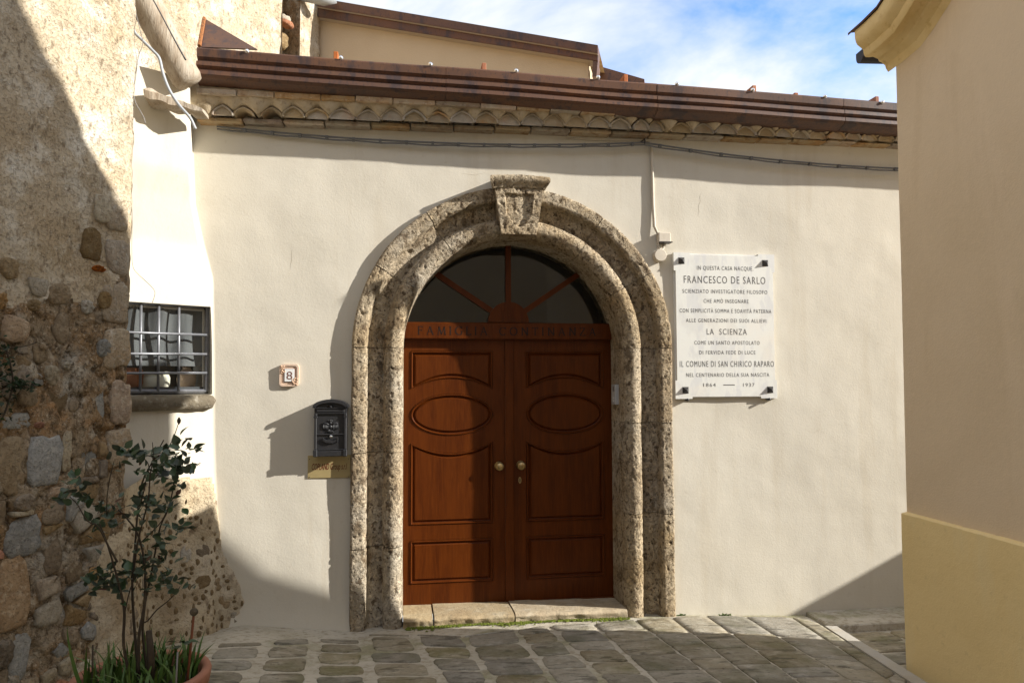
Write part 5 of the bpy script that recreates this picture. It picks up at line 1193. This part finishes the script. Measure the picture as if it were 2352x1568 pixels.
# house number tile
a, b = fac(642, 836, -0.02), fac(686, 887, -0.02)
TIL = thing("house_number_tile", "pink terracotta house number tile reading 8 above left of the mailbox", "house number", ((a[0] + b[0]) / 2, 0, b[2]))
def rrect(x0, x1, z0, z1, r, n=5):
    P = []
    for cx_, cz_, a0 in ((x1 - r, z1 - r, 0), (x0 + r, z1 - r, 90), (x0 + r, z0 + r, 180), (x1 - r, z0 + r, 270)):
        for k in range(n): an = math.radians(a0 + 90 * k / (n - 1)); P.append((cx_ + r * math.cos(an), cz_ + r * math.sin(an)))
    return P
MB().prism(rrect(a[0], b[0], b[2], a[2], 0.022), 1, -0.016, 0.008).build("tile", TILE_PINK, TIL)
o1, o2 = rrect(a[0], b[0], b[2], a[2], 0.022), rrect(a[0] + .012, b[0] - .012, b[2] + .012, a[2] - .012, 0.014); n = len(o1)
MB().add([(x, -0.022, z) for x, z in o1] + [(x, -0.022, z) for x, z in o2] + [(x, -0.015, z) for x, z in o1] + [(x, -0.0165, z) for x, z in o2], [(k, (k + 1) % n, n + (k + 1) % n, n + k) for k in range(n)] + [(k, 2 * n + k, 2 * n + (k + 1) % n, (k + 1) % n) for k in range(n)] + [(n + k, n + (k + 1) % n, 3 * n + (k + 1) % n, 3 * n + k) for k in range(n)]).build("rim", TILE_PINK, TIL)
rr = np.random.default_rng(2)
for nm_, cs in (("flower_relief", [(a[0] + 0.014 + rr.uniform(-.008, .022), a[2] - 0.012 - rr.uniform(-.002, .05)) for _ in range(18)]), ("flower_relief", [(b[0] - 0.014 - rr.uniform(-.006, .03), b[2] + 0.014 + rr.uniform(-.006, .04)) for _ in range(18)])):
    fm = MB()
    for x, z in cs: fm.lathe([(0.006, 0), (0.005, 0.006), (0.001, 0.009)], (x, -0.018, z), 6, 1)
    fm.build(nm_, TILE_RELIEF, TIL, True)
i0_, i1_ = fac(654, 847, -0.02), fac(676, 876, -0.02)
MB().box((i0_[0] - 0.003, -0.021, i1_[2] - 0.003), (i1_[0] + 0.003, -0.014, i0_[2] + 0.003)).build("number_border", NUMBER_BROWN, TIL)
MB().box((i0_[0], -0.024, i1_[2]), (i1_[0], -0.019, i0_[2]), 0.001).build("number_field", WHITE_ENAMEL, TIL)
tm = MB(); w_ = i1_[0] - i0_[0]; put_text(tm, "8", i0_[0] + w_ * 0.2, i1_[0] - w_ * 0.2, i1_[2] + 0.014, (i0_[2] - i1_[2]) - 0.028, -0.0247, 0.0); tm.build("numeral", NUMBER_BROWN, TIL, fix=False)

# marble plaque
PQY = -0.03
c = {k: fac(*q, PQY) for k, q in dict(tl=(1547, 579), tr=(1779, 585), bl=(1552, 916), br=(1785, 914)).items()}
x0, x1 = (c["tl"][0] + c["bl"][0]) / 2, (c["tr"][0] + c["br"][0]) / 2; z0, z1 = (c["bl"][2] + c["br"][2]) / 2, (c["tl"][2] + c["tr"][2]) / 2
PLQ = thing("marble_plaque", "white marble memorial plaque with dark lead lettering on the facade", "plaque", ((x0 + x1) / 2, 0, z0))
e = 0.014; cw, ch = 0.125, 0.13
out_ = [(x0, z0), (x0 + cw, z0), (x0 + cw, z0 + e), (x1 - cw, z0 + e), (x1 - cw, z0), (x1, z0), (x1, z0 + ch), (x1 - e, z0 + ch), (x1 - e, z1 - ch), (x1, z1 - ch), (x1, z1), (x1 - cw, z1), (x1 - cw, z1 - e), (x0 + cw, z1 - e), (x0 + cw, z1), (x0, z1), (x0, z1 - ch), (x0 + e, z1 - ch), (x0 + e, z0 + ch), (x0, z0 + ch)]
sl_ = MB().prism(out_, 1, PQY, -0.004).build("slab", MARBLE, PLQ)
MB().box((x0 + 0.004, -0.012, z0 + 0.004), (x1 - 0.004, 0.01, z1 - 0.004)).build("backing", MARBLE, PLQ)
def tx_(px): return x0 + (px - 145) / (1028 - 145) * (x1 - x0)
LINES = [("IN QUESTA CASA NACQUE.", 345, 838, 250 + 5, 38, 0.012), ("FRANCESCO DE SARLO", 230, 943, 0, 66, 0.024), ("SCIENZIATO INVESTIGATORE FILOSOFO", 217, 958, 0, 35, 0.016), ("CHE AMÒ INSEGNARE", 398, 790, 0, 35, 0.016),
         ("CON SEMPLICITÀ SOMMA E SOAVITÀ PATERNA", 190, 990, 0, 36, 0.016), ("ALLE GENERAZIONI DEI SUOI ALLIEVI", 243, 943, 0, 34, 0.016), ("LA  SCIENZA", 420, 770, 0, 54, 0.022), ("COME UN SANTO APOSTOLATO", 312, 880, 0, 34, 0.016),
         ("DI FERVIDA FEDE DI LUCE", 353, 842, 0, 34, 0.016), ("IL COMUNE DI SAN CHIRICO RAPARO", 185, 1003, 0, 53, 0.018), ("NEL CENTENARIO DELLA SUA NASCITA", 238, 960, 0, 34, 0.016), ("1864", 383, 490, 0, 32, 0.016), ("1937", 728, 828, 0, 32, 0.016)]
ZM = [258, 359, 462, 545, 630, 714, 810, 906, 990, 1088, 1183, 1269, 1269]
for (s_, a_, b_, _, cp_, bd), zm in zip(LINES, ZM):
    # picture rows run between the top edge (118..140) and bottom edge (1390..1385)
    fx_ = ((a_ + b_) / 2 - 145) / 883; top_, bot_ = 118 + 22 * fx_, 1390 - 5 * fx_
    zc_ = z1 - (zm - top_) / (bot_ - top_) * (z1 - z0); cap = cp_ / (bot_ - top_) * (z1 - z0)
    tm = MB(); put_text(tm, s_, tx_(a_), tx_(b_), zc_ - cap / 2, cap, PQY - 0.0008, 0.0, spacing=1.22); letters(tm.build("lettering", LEAD, sl_, fix=False))
zc_ = z1 - (1269 - 128) / 1258 * (z1 - z0); MB().box((tx_(557), PQY - 0.001, zc_ - 0.003), (tx_(655), PQY + 0.001, zc_ + 0.003)).build("lettering", LEAD, sl_)
for px, py in ((212, 192), (945, 215), (230, 1315), (966, 1312)):
    fx_ = (px - 145) / 883; top_, bot_ = 118 + 22 * fx_, 1390 - 5 * fx_; x, z = tx_(px), z1 - (py - top_) / (bot_ - top_) * (z1 - z0); r = 0.023
    MB().add([(x - r, PQY, z - r), (x + r, PQY, z - r), (x + r, PQY, z + r), (x - r, PQY, z + r), (x, PQY - 0.028, z)], [(0, 1, 4), (1, 2, 4), (2, 3, 4), (3, 0, 4)]).build("pyramid_stud", IRON, PLQ)
for px in (245, 955):
    x = tx_(px); MB().tube([(x, 0.01, z0 - 0.006), (x, PQY - 0.012, z0 - 0.006)], 0.009, 10).build("support_pin", IRON, PLQ, True)

# junction box, sensor disc, conduit
q = fac(1523, 548, -0.05); JB = thing("junction_box", "small beige junction box where the conduit ends above the plaque", "junction box", (q[0], 0, q[2] - 0.04))
MB().box((q[0] - 0.032, -0.055, q[2] - 0.028), (q[0] + 0.055, 0.0, q[2] + 0.045), 0.004).build("case", BEIGE_BOX, JB)
MB().box((q[0] - 0.03, -0.075, q[2] - 0.030), (q[0] + 0.062, -0.004, q[2] - 0.024)).build("bottom_flap", IRON, JB)
MB().tube([(q[0] - 0.028, -0.03, q[2] + 0.0), (q[0] - 0.030, -0.035, q[2] - 0.06), (q[0] - 0.010, -0.04, q[2] - 0.085), (q[0] + 0.010, -0.03, q[2] - 0.065), (q[0] + 0.010, -0.02, q[2] - 0.03)], 0.007, 8).build("cable_loop", BEIGE_BOX, JB, True)
q = fac(1517, 586, -0.05); SD = thing("round_wall_sensor", "round beige wall box just left of the plaque's upper corner", "wall box", (q[0], 0, q[2] - 0.05))
MB().lathe([(0.044, 0.0), (0.044, 0.052), (0.041, 0.056), (0.001, 0.057)], (q[0], 0.0, q[2]), 24, 1).build("case", BEIGE_BOX, SD, True); autosmooth(SD.children[0])
cpt = [fac(1300, 318, -0.014), fac(1400, 322, -0.014), fac(1480, 321, -0.014), fac(1494, 325, -0.016), fac(1497, 345, -0.016), fac(1500, 470, -0.016), fac(1503, 520, -0.02), fac(1516, 548, -0.03)]
tag(MB().tube(cpt, [0.004, 0.005, 0.006, 0.011, 0.011, 0.012, 0.012, 0.008], 8).build("cable_conduit", BEIGE_BOX, None, True), "cream painted conduit running down the wall from eave to junction box", "conduit")
# overhead twin cable
def catenary(p, q, sag, n): return [p + (q - p) * t + np.array([0, 0, -sag * 4 * t * (1 - t)]) for t in np.linspace(0, 1, n)]
OC = thing("overhead_cable", "dark twin service cable slung across the facade below the eave", "cable", fac(1200, 340, -0.06))
a, b, c_ = fac(498, 293, -0.035), fac(1480, 330, -0.07), fac(2120, 391, -0.06)
p1 = catenary(a, b, 0.055, 34); p2 = catenary(b, c_, 0.035, 20); full = p1 + p2[1:]
up1 = [w + np.array([0, 0, 0.007]) for w in full]; lo1 = [w + np.array([0, 0.008, -0.007 - 0.003 * math.sin(i * 1.7)]) for i, w in enumerate(full)]
MB().tube(up1, 0.0065, 7).build("cable_strand", CABLE_GREY, OC, True); MB().tube(lo1, 0.0055, 7).build("cable_strand", CABLE_GREY, OC, True)
for i in range(2, len(full) - 1, 2):
    d = full[i + 1] - full[i]; d /= np.linalg.norm(d); MB().tube([full[i] - d * 0.009, full[i] + d * 0.009], 0.0155, 7).build("cable_tie", CABLE_GREY, OC)
MB().tube([(b[0], 0.01, b[2] + 0.035), (b[0], -0.075, b[2] + 0.030), (b[0], -0.085, b[2] + 0.012), (b[0], -0.072, b[2] + 0.0)], 0.006, 6).build("hook", IRON, OC, True)
# intercom on the right reveal
q = onplane(1412, 905, (XC + RI - 0.002, 0, 0), (1, 0, 0)); IC = thing("intercom_panel", "slim grey intercom panel on the right door jamb", "intercom", q - np.array([0, 0, 0.08]))
yq = 0.17
MB().box((XC + RI - 0.030, yq - 0.045, q[2] - 0.072), (XC + RI + 0.01, yq + 0.045, q[2] + 0.072), 0.003).build("case", PLASTIC, IC)
for k in range(6): MB().box((XC + RI - 0.0315, yq - 0.03, q[2] + 0.025 + k * 0.006), (XC + RI - 0.029, yq + 0.01, q[2] + 0.0275 + k * 0.006)).build("speaker_slot", IRON, IC)
for k in range(2): MB().box((XC + RI - 0.034, yq - 0.02, q[2] - 0.03 - 0.02 * k), (XC + RI - 0.029, yq + 0.0, q[2] - 0.02 - 0.02 * k)).build("button", WHITE_ENAMEL, IC)

# ------------------------------------------------------------------ timber and wires at the upper left
p0, p1 = atdepth(290, -60, 4.28), atdepth(438, 190, 4.42); 
rr = np.random.default_rng(9); pts_, rads = [], []
for t in np.linspace(-0.25, 1.0, 26): pts_.append(p0 + (p1 - p0) * t + np.array([0.006 * math.sin(t * 5), 0, 0.006 * math.cos(t * 4)])); rads.append(0.094 - 0.004 * t + (0 if t < 0.97 else -0.012))
lg = MB(); lg.tube(pts_, rads, 26); v = np.array(lg.v); v += (0.010 * fbm(v * np.array([9, 9, 5]), 3))[:, None] * np.array([0.5, 0.5, 0.7]); lg.v = v.tolist()
lo = lg.build("timber_log", LOG, None, True); tag(lo, "weathered round grey log slanting down to the left end of the eave", "log")
ck = MB(); off = np.array([0.035, -0.078, 0.045])
ck.tube([w + off * np.array([1, 1, 1]) for w in pts_[4:24]], 0.0055, 5); ck.build("drying_crack", IRON, lo, True)
pa, pb = atdepth(340, 222, 4.30), atdepth(474, 262, 4.42); pl_ = MB(); d = (pb - pa)
V = []; n_ = 20
for i in range(n_):
    t = i / (n_ - 1); c0 = pa + d * t; hh = 0.040 * (1 - 0.55 * t) + 0.006 * math.sin(t * 17)
    for yy, zz_ in ((-0.07, -hh * 0.7), (-0.075, hh * 0.4), (-0.03, hh), (0.06, hh * 0.9), (0.06, -hh)): V.append(c0 + np.array([0, yy, zz_]))
V = np.array(V); V += (0.014 * fbm(V * np.array([12, 14, 22]), 3))[:, None]
m = 5; f = [(i * m + k, i * m + (k + 1) % m, (i + 1) * m + (k + 1) % m, (i + 1) * m + k) for i in range(n_ - 1) for k in range(m)] + [tuple(range(m - 1, -1, -1)), tuple((n_ - 1) * m + k for k in range(m))]
bw = obj("broken_timber_piece", V, f, LOG, None, False); fixnormals(bw); tag(bw, "splintered short piece of timber wedged under the slanting log", "timber")
cl = [atdepth(*q, 4.12) for q in ((299, -30), (304, 40), (308, 72), (326, 92), (352, 118), (366, 135), (374, 168), (388, 205), (410, 240), (436, 270), (446, 290), (449, 296))]
def smooth_path(P, k=4):
    P = [np.array(p) for p in P]; R = []
    for i in range(len(P) - 1):
        a, b, c, d = P[max(i - 1, 0)], P[i], P[i + 1], P[min(i + 2, len(P) - 1)]
        for j in range(k):
            t = j / k; R.append(0.5 * ((2 * b) + (c - a) * t + (2 * a - 5 * b + 4 * c - d) * t * t + (3 * b - a - 3 * c + d) * t ** 3))
    return R + [P[-1]]
tag(MB().tube(smooth_path(cl), 0.0085, 8).build("loose_cable", CABLE_PALE, None, True), "thick pale cable drooping beside the log at upper left", "cable")
def wire(pts2, depth, label, r=0.002):
    tag(MB().tube(smooth_path([atdepth(x, y, depth) for x, y in pts2]), r, 5).build("loose_wire", WIRE_THIN, None, True), label, "wire", "loose wires at the upper left")
wire([(300, -20), (312, 30), (322, 70), (328, 100), (318, 130), (314, 160), (310, 190), (306, 202)], 4.10, "thin loose wire looping beside the pale cable near the log")
wire([(306, 215), (312, 238), (322, 255), (330, 270), (334, 284)], 4.20, "short thin wire dangling against the white wall under the timber", 0.003)
wire([(301, 440), (304, 500), (303, 560), (305, 610), (318, 630), (345, 655), (356, 672), (350, 695)], 4.18, "thin wire trailing down the white wall above the barred window", 0.0018)
wire([(300, 220), (304, 255), (296, 300), (298, 360), (296, 400), (280, 428), (281, 470)], 4.02, "thin wire running down the corner of the rubble wall", 0.002)

# ------------------------------------------------------------------ potted rose
PC = atdepth(325, 1545, 2.55); PZr = float(PC[2]); RP = 0.225
POT = thing("terracotta_pot", "large round terracotta pot at lower left planted with a rose", "pot", (PC[0], PC[1], PZr - 0.34))
MB().lathe([(0.001, -0.34), (RP * 0.66, -0.34), (RP * 0.9, -0.06), (RP * 0.92, -0.05), (RP * 0.86, -0.045), (RP * 0.84, -0.07), (0.001, -0.07)], PC, 40).build("body", TERRACOTTA, POT, True)
MB().lathe([(RP * 0.90, -0.055), (RP * 0.99, -0.05), (RP * 1.02, -0.01), (RP * 1.0, 0.0), (RP * 0.90, 0.0), (RP * 0.87, -0.01), (RP * 0.87, -0.06)], PC, 48, caps=False).build("rim", TERRACOTTA, POT, True)
MB().lathe([(RP * 0.87, -0.05), (RP * 0.5, -0.03), (0.001, -0.025)], PC, 24).build("soil", SOIL, POT, True)
ROSE = thing("rose_bush", "leggy potted rose bush with sparse dark leaves against the rubble wall", "rose bush", (PC[0], PC[1], PZr - 0.03))
rr = np.random.default_rng(17)
CANES = [  # picture-space polylines, depth at base and tip
 ([(318, 1550), (318, 1480), (322, 1440), (330, 1400), (334, 1340), (330, 1280), (318, 1230), (300, 1200), (272, 1170)], 2.5, 2.5, 0.010),
 ([(318, 1550), (312, 1480), (306, 1400), (304, 1330), (310, 1260), (316, 1180), (326, 1110), (350, 1060), (376, 1010)], 2.52, 2.55, 0.009),
 ([(300, 1560), (284, 1480), (286, 1410), (280, 1370), (270, 1330), (262, 1300), (250, 1260), (240, 1230), (228, 1200)], 2.48, 2.42, 0.009),
 ([(270, 1290), (250, 1255), (235, 1225), (222, 1205), (200, 1195), (178, 1158), (160, 1140)], 2.44, 2.38, 0.006),
 ([(340, 1550), (330, 1480), (328, 1440), (334, 1380), (345, 1330), (356, 1270), (368, 1210), (386, 1170), (396, 1130), (402, 1090)], 2.54, 2.6, 0.008),
 ([(326, 1430), (340, 1424), (360, 1400), (385, 1380), (405, 1360), (414, 1345)], 2.54, 2.6, 0.005),
 ([(306, 1330), (312, 1270), (322, 1220), (340, 1150), (345, 1090), (352, 1050), (350, 1015)], 2.5, 2.46, 0.006),
 ([(316, 1180), (330, 1130), (336, 1100), (342, 1075), (338, 1060), (328, 1050)], 2.5, 2.5, 0.004),
 ([(376, 1050), (386, 1030), (396, 1010), (404, 990), (411, 968)], 2.55, 2.55, 0.003),
 ([(245, 1180), (246, 1140), (252, 1100), (258, 1075), (262, 1058)], 2.45, 2.42, 0.003),
 ([(318, 1250), (345, 1225), (372, 1195), (388, 1160), (400, 1140)], 2.52, 2.58, 0.004),
 ([(286, 1410), (300, 1350), (322, 1310), (350, 1290), (370, 1286)], 2.46, 2.46, 0.004)]
for pl2, d0, d1, r0 in CANES:
    n = len(pl2); P = smooth_path([atdepth(x, y, d0 + (d1 - d0) * i / (n - 1)) for i, (x, y) in enumerate(pl2)], 3)
    MB().tube(P, list(np.linspace(r0 * 0.6, max(0.0012, r0 * 0.22), len(P))), 7).build("cane", CANE, ROSE, True)
bud = atdepth(411, 967, 2.55); MB().lathe([(0.001, -0.012), (0.006, -0.004), (0.007, 0.004), (0.002, 0.014)], bud, 8).build("bud", CANE, ROSE, True)
def leaf_mesh(L, wd, seed):
    r_ = np.random.default_rng(seed); V = []; n = 6; fold, curl = r_.uniform(0.15, 0.5), r_.uniform(-0.5, 0.3)
    for i in range(n + 1):
        t = i / n; w = wd * math.sin(math.pi * min(1, t ** 0.8)) * (1 - 0.15 * t) if 0 < i < n else 0.0005
        z = curl * L * t * t * 0.6
        V += [(-w, t * L, z + fold * w), (0, t * L, z), (w, t * L, z + fold * w)]
    f = []
    for i in range(n):
        for k in range(2): f.append((i * 3 + k, i * 3 + k + 1, (i + 1) * 3 + k + 1, (i + 1) * 3 + k))
    return V, f
LM = []
for k in range(8):
    V, f = leaf_mesh(0.045, 0.015, k); LM.append(mesh_data("leaf", V, f, LEAF, True))
V, f = leaf_mesh(0.04, 0.008, 99); LMO = mesh_data("leaf", V, f, LEAF_OLD, True)
CLUST = [(290, 1045, 8, 28, 5), (268, 1075, 1, 6, 6), (310, 1055, 2, 12, 6), (175, 1110, 8, 26, 16), (155, 1150, 8, 24, 10), (190, 1150, 3, 18, 10), (248, 1180, 10, 22, 22), (222, 1215, 6, 14, 26), (262, 1195, 3, 10, 14), (370, 1050, 10, 30, 14), (405, 1040, 6, 20, 16), (425, 1035, 3, 16, 4), (345, 1090, 10, 22, 16),
         (400, 1075, 9, 26, 14), (440, 1080, 4, 16, 10), (395, 1115, 6, 20, 12), (340, 1160, 10, 24, 14), (320, 1165, 5, 16, 12), (378, 1165, 8, 22, 10), (420, 1205, 3, 10, 14), (405, 1220, 3, 12, 8), (350, 1235, 6, 24, 14), (330, 1290, 5, 30, 10),
         (365, 1290, 8, 24, 12), (240, 1320, 6, 16, 12), (215, 1340, 8, 22, 10), (255, 1345, 5, 18, 10), (310, 1330, 8, 28, 14), (350, 1330, 8, 30, 14), (415, 1345, 5, 16, 8), (375, 1345, 6, 18, 10), (270, 1360, 4, 12, 10), (415, 1480, 2, 18, 6), (290, 1310, 3, 14, 10)]
k = 0
for cx_, cy_, num, sx, sy in CLUST:
    for _ in range(int(num * 2.5 + 1)):
        d = 2.5 + rr.uniform(-0.06, 0.08); p = atdepth(cx_ + rr.normal() * sx * 0.7, cy_ + rr.normal() * (sy + 4) * 0.75, d)
        o = bpy.data.objects.new("leaf", LMO if rr.uniform() < 0.05 else LM[k % 8]); COL.objects.link(o); o.parent = ROSE; WORLD[o.name] = p
        o.location = tuple(p - WORLD[ROSE.name]); o.rotation_euler = (rr.uniform(-0.4, 1.5), rr.uniform(-0.9, 0.9), rr.uniform(0, 6.28)); s_ = rr.uniform(0.5, 1.0); o.scale = (s_ * rr.uniform(0.8, 1.25), s_, s_); k += 1
# strappy bulb foliage in the pot
sm = MB()
for i in range(190):
    a = rr.uniform(0, 6.28); r = RP * 0.8 * math.sqrt(rr.uniform()); p = PC + np.array([r * math.cos(a), r * math.sin(a), -0.04]); L_ = rr.uniform(0.07, 0.18); out_d = rr.uniform(0, 6.28); lean = rr.uniform(0.1, 0.9); w = rr.uniform(0.004, 0.009); V = []
    for s_ in range(7):
        t = s_ / 6; h = L_ * (t - 0.45 * lean * t * t); o_ = L_ * lean * t * t * 0.8; c = p + np.array([o_ * math.cos(out_d), o_ * math.sin(out_d), h]); side = np.array([-math.sin(out_d), math.cos(out_d), 0]) * w * (1 - t ** 2) + 1e-5
        V += [c - side, c + side]
    sm.add(V, [(2 * j, 2 * j + 1, 2 * j + 3, 2 * j + 2) for j in range(6)])
for px, dpx in ((140, -10),):
    V = []
    for s_ in range(9):
        t = s_ / 8; c = atdepth(195 - 45 * t ** 0.6 + 20 * max(0, t - .8), 1585 - 150 * t, 2.42); side = CR * 0.008 * (1 - t ** 2) + 1e-5; V += [c - side, c + side]
    sm.add(V, [(2 * j, 2 * j + 1, 2 * j + 3, 2 * j + 2) for j in range(8)])
st_ = sm.build("bulb_foliage", STRAP, None, True, fix=False); tag(st_, "bright green strappy bulb leaves filling the terracotta pot", "bulb leaves", kind="stuff")
SK = thing("marker_stake", "thin rusty stake with a small pale disc standing in the pot", "stake", atdepth(432, 1560, 2.5))
MB().tube([atdepth(430, 1570, 2.5), atdepth(445, 1412, 2.53)], 0.0045, 7).build("rod", RUSTY, SK, True)
MB().lathe([(0.014, 0), (0.014, 0.004), (0.001, 0.005)], atdepth(446, 1404, 2.53), 12, 1).build("disc", SILL_M, SK, True)
for (x0_, y0_, x1_, y1_, lb_) in ((403, 1600, 408, 1496, "thin pale cane standing at the right of the pot"), (212, 1590, 213, 1480, "thin dark cane standing at the left of the pot")):
    tag(MB().tube([atdepth(x0_, y0_, 2.42), atdepth(x1_, y1_, 2.44)], 0.003, 6).build("plant_cane", WIRE_THIN if x0_ > 300 else CANE, None, True), lb_, "cane", "thin canes standing in the pot")
MB_st = MB().tube([atdepth(347, 1580, 2.5), atdepth(346, 1500, 2.5), atdepth(342, 1448, 2.5)], [0.016, 0.013, 0.010], 8).build("cut_stem", CANE, ROSE, True)

# creeper on the rubble wall at the left edge
CRP = thing("creeper", "dark green creeper clinging to the rubble wall at the left edge", "creeper", onplane(15, 960, ARR, nM)); rr = np.random.default_rng(41)
cl_ = [(onplane(*q, ARR + nM * 0.03, nM)) for q in ((-20, 990), (5, 960), (20, 920), (30, 880), (22, 830), (10, 790))]
MB().tube(smooth_path(cl_), 0.004, 6).build("stem", CANE, CRP, True)
cl_ = [(onplane(*q, ARR + nM * 0.03, nM)) for q in ((0, 802), (30, 798), (60, 794), (85, 786))]; MB().tube(smooth_path(cl_), 0.0022, 5).build("stem", CANE, CRP, True)
cl_ = [(onplane(*q, ARR + nM * 0.03, nM)) for q in ((15, 880), (45, 885), (70, 892))]; MB().tube(smooth_path(cl_), 0.0022, 5).build("stem", CANE, CRP, True)
V, f = leaf_mesh(0.022, 0.0075, 5); CLM = mesh_data("leaf", V, f, CREEPER, True)
for i in range(170):
    u = rr.uniform(); px, py = (rr.normal(12, 14), rr.uniform(800, 965)) if u < 0.6 else ((rr.normal(45, 18), rr.normal(886, 8)) if u < 0.9 else (rr.normal(8, 8), rr.normal(800, 14)))
    p = onplane(px, py, ARR + nM * rr.uniform(0.015, 0.06), nM)
    o = bpy.data.objects.new("leaf", CLM); COL.objects.link(o); o.parent = CRP; o.location = tuple(p - WORLD[CRP.name]); o.rotation_euler = (rr.uniform(-1, 1), rr.uniform(-1, 1), rr.uniform(0, 6.28)); s_ = rr.uniform(0.7, 1.4); o.scale = (s_, s_, s_)

# weeds and moss at the foot of the wall
def tuft(px, py, n, h, label):
    c = fac(px, py, -0.02); mb = MB(); r_ = np.random.default_rng(int(px))
    for i in range(n):
        a = r_.uniform(0, 6.28); l = h * r_.uniform(0.4, 1); p = c + np.array([r_.normal() * h * 0.5, -abs(r_.normal()) * h * 0.2, 0.0]); t = p + np.array([math.cos(a) * l * 0.6, -abs(math.sin(a)) * l * 0.6, l * 0.7]); s_ = np.array([0.003, 0, 0.001])
        mb.add([p - s_, p + s_, (p + t) / 2 + s_ * 1.6 + [0, 0, l * .15], t, (p + t) / 2 - s_ * 1.6 + [0, 0, l * .15]], [(0, 1, 2, 3, 4)])
    tag(mb.build("weed_tuft", WEED, None, False, fix=False), label, "weed", "weed tufts at the foot of the wall")
tuft(1564, 1414, 40, 0.030, "small green weed tuft at the right foot of the portal"); tuft(1664, 1415, 60, 0.042, "small green weed tuft against the wall right of the portal")
ms = MB(); rr = np.random.default_rng(55)
for i in range(900):
    x = rr.uniform(0.02, 1.52); y = -0.030 - abs(rr.normal()) * 0.035 * (0.5 + math.sin(x * 5 + 1) ** 2); z = float(gheight(x, y)) + 0.004; r = rr.uniform(0.004, 0.014)
    n = 5; V = [(x + r * math.cos(2 * math.pi * k / n), y + 0.7 * r * math.sin(2 * math.pi * k / n), z) for k in range(n)] + [(x, y, z + r * 0.7)]
    ms.add(V, [(k, (k + 1) % n, n) for k in range(n)])
tag(ms.build("moss", MOSS, None, True, fix=False), "green moss growing along the foot of the threshold", "moss", kind="stuff")
